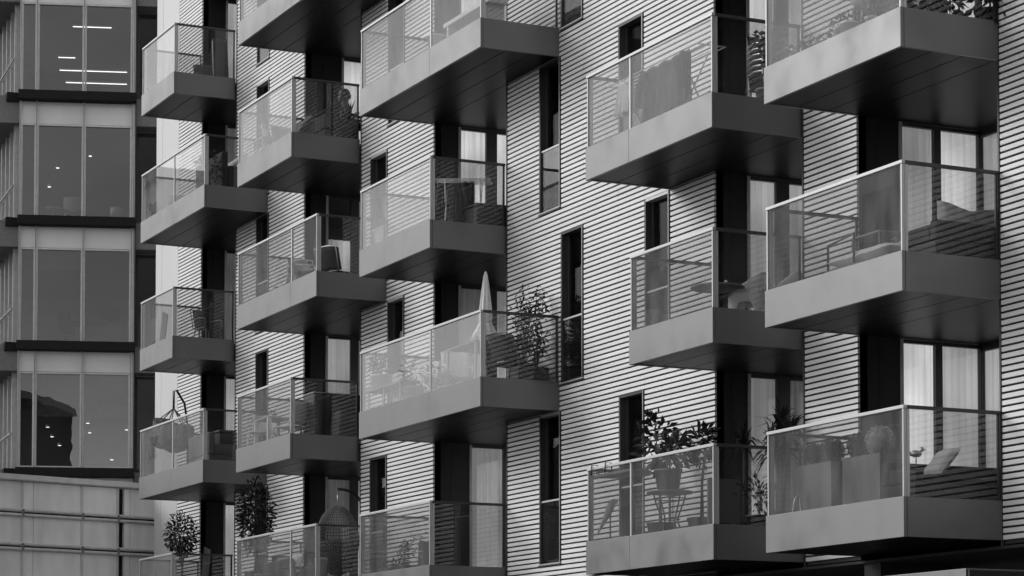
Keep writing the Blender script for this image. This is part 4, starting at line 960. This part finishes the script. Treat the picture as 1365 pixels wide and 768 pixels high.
for k in range(9):
    x = -0.1 + 0.55 * random.random(); pts = [(x * 0.8 if x > 0 else 0.0, 0, 0.34)]; hh = random.uniform(0.9, 1.75); 
    for q in range(1, 6): pts.append((x * 0.8 + random.uniform(-0.12, 0.12) + 0.1 * q / 5, random.uniform(-0.1, 0.1), 0.48 + (hh - 0.48) * q / 5))
    b.tube(pts, [0.01, 0.009, 0.008, 0.006, 0.005, 0.003], 5)
    for p in pts[1:]:
        for j in range(14): f.leaf((p[0] + random.gauss(0, 0.07), p[1] + random.gauss(0, 0.07), p[2] + random.gauss(0, 0.09)), Vector([random.uniform(-1, 1) for _ in range(3)]), Vector((0.1, 0.2, 1)), random.uniform(0.06, 0.12), 0.045)
leaves(f, (0.2, 0, 0.6), (0.36, 0.25, 0.26), 220, 0.11, 0.05, 10)
pts = [(0.3, 0.1, 0.9), (0.36, 0.1, 1.3), (0.40, 0.08, 1.7), (0.42, 0.08, 1.78)]
b.tube(pts, [0.01, 0.008, 0.004, 0.002], 5)
for p in ((0.37, 0.1, 1.42), (0.4, 0.09, 1.6), (0.42, 0.08, 1.72)):
    for j in range(9): f.leaf((p[0] + random.gauss(0, 0.03), p[1] + random.gauss(0, 0.03), p[2] + random.gauss(0, 0.05)), Vector([random.uniform(-1, 1) for _ in range(3)]), Vector((0.1, 0.2, 1)), 0.08, 0.04)
b.build('stem', M['bark'], t); f.build('foliage', M['leaf'], t, fixn=False)
t = thing('white_watering_can', 'small white watering can on the floor below the dark rope chair', 'watering can', (-13.55, -0.95, F(2)), 40)
b = MB(); b.lathe([(0.0001, 0), (0.09, 0), (0.08, 0.2), (0.0001, 0.2)], n=18); b.build('body', M['white'], t)
b = MB(); b.tube([(0.07, 0, 0.06), (0.16, 0, 0.14), (0.2, 0, 0.22)], 0.014, 8); b.build('spout', M['white'], t)
b = MB(); b.tube([(-0.07, 0, 0.06), (-0.14, 0, 0.16), (-0.06, 0, 0.26), (0.02, 0, 0.2)], 0.009, 8); b.build('handle', M['white'], t)
# ---- third column, lowest balcony
t = thing('shopping_trolley_bag', 'upright black trolley bag with a bar handle at the balcony corner', 'bag', (-15.85, -1.05, F(3)), 20)
b = MB(); b.grid(lambda u, v: ((0.19 - 0.05 * v) * math.cos(u * 6.2832) * (1 + 0.1 * math.cos(4 * u * 6.28)), (0.14 - 0.03 * v) * math.sin(u * 6.2832), 0.06 + 0.56 * v + 0.02 * math.sin(u * 12)), 24, 8); b.build('bag', M['blackfab'], t)
b = MB(); b.tube([(0.08, 0.1, 0.4), (0.05, 0.1, 0.76), (-0.12, 0.1, 0.79)], 0.014, 8); b.build('handle', M['blackmetal'], t)
for sx in (-0.12, 0.12):
    b = MB(); b.tube([(sx - 0.02, 0.12, 0.075), (sx + 0.02, 0.12, 0.075)], 0.075, 16); b.build('wheel', M['blackmetal'], t)
plant('potted_conifer', 'little cone shaped conifer in the middle of the lowest third column balcony', (-16.95, -1.0, F(3)), (0.1, 0.13, 0.2), 0.2, [((0, 0, 0.36), (0.13, 0.12, 0.18)), ((0, 0, 0.54), (0.07, 0.07, 0.15))], 0.06, 0.025, 150, 'leaf', 'planter')
t = thing('herb_trough', 'long low dark trough of herbs behind the lowest third column glass', 'planter', (-17.0, -1.2, F(3))); bx('box', M['blackpot'], t, -0.5, 0.75, -0.1, 0.1, 0, 0.2)
b = MB(); leaves(b, (0.1, 0, 0.24), (0.6, 0.12, 0.1), 220, 0.07, 0.03, 12); b.build('foliage', M['leaf'], t, fixn=False)
plant('potted_flowers', 'small pale flowering plant at the left of the lowest third column balcony', (-17.65, -0.4, F(3)), (0.12, 0.15, 0.3), 0.3, [((0, 0, 0.66), (0.2, 0.16, 0.22))], 0.08, 0.05, 80, 'flower', 'blackpot')

# ---- second column, top full balcony: a seated person, cushions and a spiky plant
sofa('garden_sofa', 'black garden sofa under the seated person, second column', (-22.55, -0.35, F(0)), 180, 1.5, M['blackfab'], M['midgrey'], back=0.62, d=0.7)
pr = thing('person', 'person in dark clothes sitting sideways on a black garden sofa', 'person', (-22.3, -0.08, F(0)), 154)
def skin_body():
    V = {}; E = []; vs = []; rs = []
    def v(n, p, r): V[n] = len(vs); vs.append(p); rs.append(r)
    # facing -y locally, seated
    v('pelvis', (0, 0.0, 0.50), (0.155, 0.12)); v('waist', (0, 0.02, 0.68), (0.13, 0.10)); v('chest', (0, 0.0, 0.88), (0.155, 0.11)); v('neckb', (0, -0.01, 1.02), (0.07, 0.065))
    v('neck', (0, -0.03, 1.07), (0.062, 0.062)); v('skull', (0, -0.045, 1.14), (0.078, 0.088)); v('crown', (0, -0.035, 1.21), (0.07, 0.082))
    E += [('pelvis', 'waist'), ('waist', 'chest'), ('chest', 'neckb'), ('neckb', 'neck'), ('neck', 'skull'), ('skull', 'crown')]
    for s, n in ((-1, 'l'), (1, 'r')):
        v('sh' + n, (s * 0.17, 0.0, 0.96), (0.066, 0.06)); v('el' + n, (s * 0.23, -0.08, 0.72), (0.045, 0.045)); v('wr' + n, (s * 0.16, -0.30, 0.66), (0.03, 0.03)); v('pa' + n, (s * 0.14, -0.37, 0.65), (0.036, 0.022))
        v('hip' + n, (s * 0.095, -0.04, 0.48), (0.095, 0.09)); v('kn' + n, (s * 0.12, -0.44, 0.50), (0.065, 0.065)); v('an' + n, (s * 0.12, -0.42, 0.10), (0.042, 0.042)); v('to' + n, (s * 0.13, -0.58, 0.045), (0.045, 0.032))
        E += [('chest', 'sh' + n), ('sh' + n, 'el' + n), ('el' + n, 'wr' + n), ('wr' + n, 'pa' + n), ('pelvis', 'hip' + n), ('hip' + n, 'kn' + n), ('kn' + n, 'an' + n), ('an' + n, 'to' + n)]
        for k, (dx, L) in enumerate(((-0.030, 0.07), (-0.012, 0.085), (0.006, 0.08), (0.024, 0.062))):
            a = 'f%s%d' % (n, k); v(a + 'a', (s * 0.14 + dx, -0.41, 0.648), (0.010, 0.010)); v(a + 'b', (s * 0.14 + dx, -0.41 - L * 0.6, 0.635), (0.009, 0.009)); v(a + 'c', (s * 0.14 + dx, -0.41 - L * 0.8, 0.60), (0.008, 0.008))
            E += [('pa' + n, a + 'a'), (a + 'a', a + 'b'), (a + 'b', a + 'c')]
        v('th' + n, (s * 0.14 - s * 0.045, -0.37, 0.645), (0.012, 0.012)); v('tt' + n, (s * 0.14 - s * 0.06, -0.42, 0.63), (0.010, 0.010)); E += [('pa' + n, 'th' + n), ('th' + n, 'tt' + n)]
    v('nose', (0, -0.138, 1.135), (0.014, 0.016)); v('chin', (0, -0.10, 1.075), (0.034, 0.03)); E += [('skull', 'nose'), ('skull', 'chin')]
    me = bpy.data.meshes.new('body'); me.from_pydata(vs, [(V[a], V[c]) for a, c in E], []); o = bpy.data.objects.new('body', me); COL.objects.link(o); o.parent = pr
    sk = o.modifiers.new('skin', 'SKIN'); sk.use_smooth_shade = True
    for i, d in enumerate(me.skin_vertices[0].data): d.radius = rs[i]; d.use_root = (i == 0)
    o.modifiers.new('sub', 'SUBSURF').levels = 2; o.modifiers['sub'].render_levels = 2
    mm = M['skin'].copy(); t = mm.node_tree; b = t.nodes['Principled BSDF']      # clothes below the neck, skin above and at the hands
    for l_ in list(b.inputs['Base Color'].links): t.links.remove(l_)
    tc = t.nodes.new('ShaderNodeTexCoord'); sx = t.nodes.new('ShaderNodeSeparateXYZ'); r1 = t.nodes.new('ShaderNodeMath'); r1.operation = 'GREATER_THAN'; r1.inputs[1].default_value = 1.05
    mx = t.nodes.new('ShaderNodeMix'); mx.data_type = 'RGBA'; mx.inputs['A'].default_value = (0.03, 0.03, 0.03, 1); mx.inputs['B'].default_value = (0.09, 0.09, 0.09, 1)
    t.links.new(tc.outputs['Object'], sx.inputs[0]); t.links.new(sx.outputs['Z'], r1.inputs[0]); t.links.new(r1.outputs[0], mx.inputs['Factor']); t.links.new(mx.outputs['Result'], b.inputs['Base Color'])
    me.materials.append(mm)
skin_body()
b = MB(); b.ball((0, 0.005, 1.19), 0.125, nu=18, nv=12, sq=(0.92, 0.98, 0.9)); b.ball((0, 0.06, 1.09), 0.10, sq=(1.1, 0.8, 1.1)); b.build('hair', M['hair'], pr)
for s in (-1, 1):
    b = MB(); b.ball((s * 0.03, -0.115, 1.155), 0.011); b.build('eye', M['white'], pr)
    b = MB(); b.ball((s * 0.08, -0.04, 1.14), 0.025, sq=(0.4, 0.8, 1.2)); b.build('ear', M['skin'], pr)
b = MB(); b.ball((0, -0.122, 1.10), 0.02, sq=(1.1, 0.4, 0.3)); b.build('mouth', M['hair'], pr)
for x, y, lb, r_ in ((-23.15, -0.75, 'dark cushion heaped at the corner post end of the black garden sofa', 30), (-22.75, -0.8, 'dark cushion lying in front of the seated person', -15)):
    t = thing('scatter_cushion', lb, 'pillow', (x, y, F(0) + 0.55), r_, 'dark cushions on the garden sofa'); cushion(t, 'pillow', M['midgrey'], 0.5, 0.42, 0.16, (0, 0, 0), (50, 0, 0))
spiky('yucca', 'black spiky yucca in front of the bright door beside the seated person', (-21.95, -0.1, F(0)), (0.14, 0.17, 0.3), 0.25, 40, 0.42, 0.05, heads=((0, 0.0),))
rect_table('side_table', 'small pale table behind the second column balcony glass, left of the person', (-24.6, -0.95, F(0)), 0, 0.6, 0.45, 0.62, M['palegrey'], M['palegrey'])
t = thing('cat_figurine', 'small pale cat figurine standing on the small pale table', 'figurine', (-24.75, -0.95, F(0) + 0.621), 64)
b = MB(); b.tube([(0.05, 0, 0.01), (0.04, 0, 0.1), (-0.01, 0, 0.2), (-0.03, 0, 0.27)], [0.09, 0.1, 0.06, 0.045], 12); b.ball((-0.04, 0, 0.32), 0.06); b.tube([(-0.06, 0.03, 0.36), (-0.06, 0.035, 0.41)], [0.02, 0.002], 6); b.tube([(-0.06, -0.03, 0.36), (-0.06, -0.035, 0.41)], [0.02, 0.002], 6); b.tube([(0.1, 0, 0.03), (0.2, 0, 0.05), (0.24, 0, 0.16)], 0.018, 8); b.build('cat', M['palegrey'], t)
chair('garden_chair', 'grey garden chair with pointed back, left of the seated person', (-23.95, -0.75, F(0)), 100, M['midgrey'], M['palegrey'], back_h=0.85)
# ---- second column, second balcony
chair('folding_chair', 'light folding chair with tapered back behind the glass joint, second column', (-24.1, -0.65, F(1)), -60, M['palegrey'], M['white'], back_h=1.02, w=0.44, lean=0.2)
chair('garden_chair', 'pale tube frame armchair right of the folding chair, second column', (-22.9, -0.8, F(1)), 80, M['palegrey'], M['white'], back_h=0.78, arms=True, frame=True)
chair('garden_chair', 'pale tube armchair nearest the corner, beside the tube frame one', (-22.35, -0.95, F(1)), 150, M['midgrey'], M['white'], back_h=0.70, arms=True, frame=True)
chair('black_chair', 'square black chair with steel edge in front of the dim door, second column', (-22.15, -0.25, F(1)), 200, M['blackfab'], M['steel'], back_h=0.95, w=0.6, frame=True)
# ---- second column, third balcony
chair('white_chair', 'white shell chair at the left of the white legged table', (-24.58, -1.05, F(2)), 55, M['white'], M['white'], back_h=0.86, w=0.5)
chair('white_chair', 'white shell chair at the right of the white legged table, by the corner', (-23.4, -0.85, F(2)), -60, M['white'], M['white'], back_h=0.96, w=0.56)
rect_table('white_table', 'small table with thick white legs between two white chairs', (-24.15, -0.95, F(2)), 0, 0.85, 0.55, 0.70, M['palegrey'], M['white'], lw=0.08)
plant('potted_plant', 'tiny plant in a pot on the white legged table', (-24.2, -0.95, F(2) + 0.701), (0.05, 0.06, 0.09), 0.1, [((0, 0, 0.15), (0.09, 0.09, 0.07))], 0.05, 0.025, 60, 'leafmid', 'white')
t = thing('storage_cabinet', 'tall black storage cabinet with pale top edge by the dark door', 'cabinet', (-23.05, 0.05, F(2)), 90)
bx('body', M['dark'], t, -0.62, 0.42, -0.3, 0.3, 0, 1.12); bx('top', M['trim'], t, -0.64, 0.44, -0.32, 0.32, 1.121, 1.135); bx('door', M['dark'], t, -0.60, -0.11, -0.32, -0.302, 0.03, 1.1); bx('door', M['dark'], t, -0.09, 0.40, -0.32, -0.302, 0.03, 1.1)
t = thing('covered_barbecue', 'low black covered barbecue below the bright door, second column', 'barbecue', (-22.35, 0.15, F(2)), 90)
b = MB(); b.grid(lambda u, v: (0.42 * (1 - 0.12 * v ** 4) * max(-1, min(1, 1.35 * math.cos(6.2832 * u))), 0.28 * (1 - 0.12 * v ** 4) * max(-1, min(1, 1.35 * math.sin(6.2832 * u))), 0.05 + 0.64 * v + 0.015 * math.sin(25 * u)), 40, 8); b.grid(lambda u, v: (0.37 * (2 * u - 1), 0.25 * (2 * v - 1), 0.69 + 0.05 * (1 - (2 * u - 1) ** 2)), 8, 6); b.build('cover', M['blackfab'], t)
for sx in (-0.3, 0.3): b = MB(); b.tube([(sx, -0.2, 0.05), (sx, 0.2, 0.05)], 0.05, 12); b.build('wheel', M['blackmetal'], t)
# ---- egg chairs
def egg_chair(label, loc, rz, rx, rzz, zc, hook, stand_side, wire_m, cush, open_front):
    t = thing('hanging_egg_chair', label, 'egg chair', loc, rz)
    b = MB(); nu, nv = 44, 30
    def fn(u, v):
        ph = -math.pi + 2 * math.pi * u if not open_front else (0.42 + (2 * math.pi - 0.84) * u) - math.pi / 2
        th = math.pi * (0.03 + 0.94 * v)
        return (rx * math.sin(th) * math.cos(ph), rx * math.sin(th) * math.sin(ph), zc + rzz * math.cos(th))
    b.grid(fn, nu, nv, sm=False)
    o = b.build('basket', wire_m, t, fixn=False); wf = o.modifiers.new('weave', 'WIREFRAME'); wf.thickness = 0.02; wf.use_even_offset = False
    b = MB(); b.grid(lambda u, v: (rx * 0.96 * math.sin(math.pi * (0.5 + 0.47 * v)) * math.cos(6.2832 * u), rx * 0.96 * math.sin(math.pi * (0.5 + 0.47 * v)) * math.sin(6.2832 * u), zc - 0.02 + rzz * 0.96 * math.cos(math.pi * (0.5 + 0.47 * v))), 24, 8); solid(b.build('lining', wire_m, t, fixn=False), 0.01)
    cushion(t, 'seat_cushion', cush, rx * 1.45, rx * 1.4, 0.24, (0, 0, zc - rzz * 0.42))
    sx = stand_side
    b = MB(); pts = [(sx * rx * 1.25, 0.25, 0.03)]
    for k in range(13):
        a = math.pi * (0.0 + 0.5 * k / 12); pts.append((sx * (rx * 1.25) * math.cos(a) ** 0.8 if k < 12 else 0, 0.25 * (1 - k / 12), hook - 0.55 + 0.58 * math.sin(a)))
    b.tube(pts, 0.03, 10); b.build('stand', M['blackmetal'], t)
    b = MB(); b.tube([(0.5 * math.cos(q * 0.3142) + sx * 0.12, 0.5 * math.sin(q * 0.3142), 0.03) for q in range(21)], 0.03, 8); b.build('base_ring', M['blackmetal'], t)
    b = MB(); b.tube([(0, 0, hook), (0, 0, zc + rzz * 0.98)], 0.012, 6); b.build('hanger', M['steel'], t)
    return t
egg_chair('tall woven hanging egg chair with round cane top beyond the balcony corner', (-21.95, -0.35, F(3)), 64, 0.44, 0.72, 1.06, 2.10, 1, M['rattan'], M['blackfab'], False)
t = thing('hanging_basket_chair', 'round wicker basket chair hung by ropes from a pole, first column', 'egg chair', (-31.45, -0.8, F(2)), 25)
b = MB(); b.grid(lambda u, v: (0.48 * math.sin(math.pi * (0.40 + 0.56 * v)) * math.cos(6.2832 * u), 0.48 * math.sin(math.pi * (0.40 + 0.56 * v)) * math.sin(6.2832 * u), 1.2 + 0.48 * math.cos(math.pi * (0.40 + 0.56 * v)) + 0.22 * max(0, -math.cos(6.2832 * u)) * (1 - v)), 40, 18, sm=False)
o = b.build('basket', M['rattan'], t, fixn=False); wf = o.modifiers.new('weave', 'WIREFRAME'); wf.thickness = 0.04
cushion(t, 'seat_cushion', M['blackfab'], 0.8, 0.8, 0.3, (0, 0, 0.93)); cushion(t, 'back_cushion', M['midgrey'], 0.6, 0.5, 0.25, (-0.25, 0, 1.3), (0, 65, 0))
b = MB()
for k in range(7): a = k * 0.8976; b.tube([(0, 0, 1.78), (0.44 * math.cos(a), 0.44 * math.sin(a), 1.3 + 0.2 * max(0, -math.cos(a)))], 0.014, 6)
b.build('rope', M['rattan'], t)
b = MB(); b.tube([(-0.15, 0.62, 0.02), (-0.16, 0.62, 1.4), (-0.10, 0.45, 1.95), (0, 0.1, 2.22), (0, 0, 2.2), (0, 0, 1.78)], 0.028, 10); b.build('stand', M['blackmetal'], t)
b = MB(); b.tube([(0.5 * math.cos(q * 0.3142), 0.5 * math.sin(q * 0.3142) + 0.14, 0.03) for q in range(21)], 0.03, 8); b.build('base_ring', M['blackmetal'], t)
t = thing('fur_throw', 'pale fur throw draped inside the round wicker basket chair', 'blanket', (-31.35, -0.95, F(2) + 1.19), 20); cushion(t, 'throw', M['palegrey'], 0.5, 0.36, 0.16, (0, 0, 0), (40, 10, 0))

# ---- second column, lowest balcony
plant('potted_tree', 'dense dark bushy tree standing at the left end of the lowest second column balcony', (-24.58, -1.18, F(3)), (0.2, 0.24, 0.55), 1.2, [((0, 0, 1.72), (0.36, 0.26, 0.74))], 0.12, 0.045, 1150, 'leaf', 'blackpot', cat='tree', stems=8, spread=0.5)
sofa('garden_sofa', 'pale garden sofa with dark back rail, lowest second column balcony', (-23.9, -0.62, F(3)), 180, 1.5, M['blackmetal'], M['offwhite'], back=0.75, d=0.7)
for x, lb in ((-24.15, 'square pale pillow upright on the pale garden sofa'), (-23.35, 'taller white pillow at the right end of the pale garden sofa')):
    t = thing('sofa_pillow', lb, 'pillow', (x, -0.75, F(3) + 0.66), 4, 'pillows on the pale garden sofa'); cushion(t, 'pillow', M['offwhite'] if x > -24 else M['palegrey'], 0.55, 0.42, 0.16, (0, 0, 0), (75, 0, 0))
round_table('side_table', 'small black bowl shaped table by the glass post, lowest second column balcony', (-22.45, -1.1, F(3)), 0.28, 0.52, M['blackmetal'], M['blackmetal'])
for x, y, r, h, lb, mm in ((-23.95, -1.18, 0.24, 0.46, 'wide grey round pot by the glass, lowest second column balcony', 'terracotta'), (-24.6, -0.6, 0.2, 0.90, 'tall black round planter behind the dense dark tree', 'blackpot')):
    t = thing('garden_pot', lb, 'plant pot', (x, y, F(3))); pot_part(t, r * 0.85, r, h, M[mm])
t = thing('string_lamp', 'small globe lamp clipped to the rail beside the dense dark tree', 'lamp', (-24.2, -D + 0.035, zt(3) + RH + 0.001)); b = MB(); b.ball((0, 0, 0.09), 0.05); b.build('globe', M['white'], t); b = MB(); b.lathe([(0.0001, 0), (0.02, 0), (0.02, 0.045), (0.0001, 0.045)], n=10); b.build('holder', M['blackmetal'], t)
t = thing('umbrella_stand', 'white cylinder umbrella stand beside the tall hanging egg chair', 'stand', (-20.95, -1.1, F(3))); pot_part(t, 0.12, 0.13, 0.62, M['white'])

# ---- first column
t = thing('folded_deck_chair', 'dark folded deck chair leaning at the wall end of the top far balcony', 'chair', (-30.25, -0.08, F(-1)), 80)
for sx in (-0.17, 0.17):
    b = MB(); b.tube([(sx, -0.18, 0.0), (sx, 0.12, 1.22)], 0.02, 8); b.build('leg', M['palegrey'], t)
b = MB(); b.grid(lambda u, v: (-0.17 + 0.34 * u, -0.12 + 0.26 * v, 0.3 + 0.98 * v), 4, 6); solid(b.build('seat_cloth', M['blackfab'], t, fixn=False), 0.06)
chair('garden_chair', 'dim black garden chair behind the side glass of the top far balcony', (-30.75, -0.3, F(-1)), 70, M['blackfab'], M['midgrey'], back_h=0.8, arms=True)
sofa('outdoor_sofa', 'big dark sofa filling the side of the wide far balcony', (-29.0, -0.35, F(0)), 180, 1.9, M['blackfab'], M['midgrey'], back=1.12, d=0.85, arm=0.8)
t = thing('rolled_mat', 'pale rolled mat lying along the top of the big dark sofa', 'mat', (-29.2, -0.0, F(0) + 1.125), 0); b = MB(); b.tube([(-0.62, 0, 0.07), (0.62, 0, 0.07)], 0.07, 16); b.tube([(-0.63, 0, 0.07), (0.63, 0, 0.07)], 0.04, 12); b.build('roll', M['palegrey'], t)
plant('potted_plant', 'loose leafy plant by the corner post of the wide far balcony', (-28.2, -1.05, F(0)), (0.12, 0.15, 0.25), 0.5, [((0, 0, 0.75), (0.25, 0.22, 0.35))], 0.13, 0.06, 110, 'leafmid', 'blackpot')
t = thing('pale_ottoman', 'pale round topped ottoman at the left of the wide far balcony', 'ottoman', (-30.6, -0.9, F(0))); b = MB(); b.lathe([(0.0001, 0.04), (0.34, 0.04), (0.36, 0.3), (0.34, 0.5), (0.0001, 0.54)], n=28); b.build('seat', M['offwhite'], t); legs(t, [((0.2 * math.cos(a), 0.2 * math.sin(a), 0.05), (0.22 * math.cos(a), 0.22 * math.sin(a), 0)) for a in (0.8, 2.4, 3.9, 5.5)], M['wood'], 0.02)
chair('metal_chair', 'black ladder backed chair behind the side glass, first column third balcony', (-30.15, -0.4, F(1)), 110, M['blackmetal'], M['midgrey'], back_h=0.9, arms=True, frame=True)
t = thing('leaning_board', 'pale board leaning in the left end of the first column third balcony', 'board', (-31.35, -1.15, F(1)), 0); b = MB(); b.box(-0.2, 0.2, -0.012, 0.012, 0, 0.95); o = b.build('board', M['planter'], t); o.rotation_euler = (0, R(18), 0)
sofa('outdoor_sofa', 'pale low sofa by the corner post below the wicker basket chair', (-28.6, -0.75, F(2)), 180, 1.5, M['planter'], M['offwhite'], back=0.82, d=0.75)
t = thing('storage_box', 'large black storage box by the dim door, first column fourth balcony', 'storage box', (-29.6, 0.1, F(2)), 90); bx('body', M['blackmetal'], t, -0.5, 0.5, -0.35, 0.35, 0, 0.98, bevel=0.02); bx('lid', M['blackmetal'], t, -0.52, 0.52, -0.37, 0.37, 0.982, 1.05, bevel=0.02)
plant('potted_tree', 'small round headed potted tree over the lowest far balcony rail', (-31.35, -0.6, F(3)), (0.2, 0.25, 0.4), 1.2, [((0.03, 0, 1.84), (0.42, 0.36, 0.47))], 0.10, 0.042, 1100, 'leaf', 'terracotta', cat='tree', stems=9, spread=0.42)
t = thing('leaning_board', 'tall dark board leaning against the wall beside the potted tree', 'board', (-30.75, -0.28, F(3)), 0); b = MB(); b.box(-0.25, 0.25, -0.015, 0.015, 0, 1.5); o = b.build('board', M['dark'], t); o.rotation_euler = (0, R(14), 0)
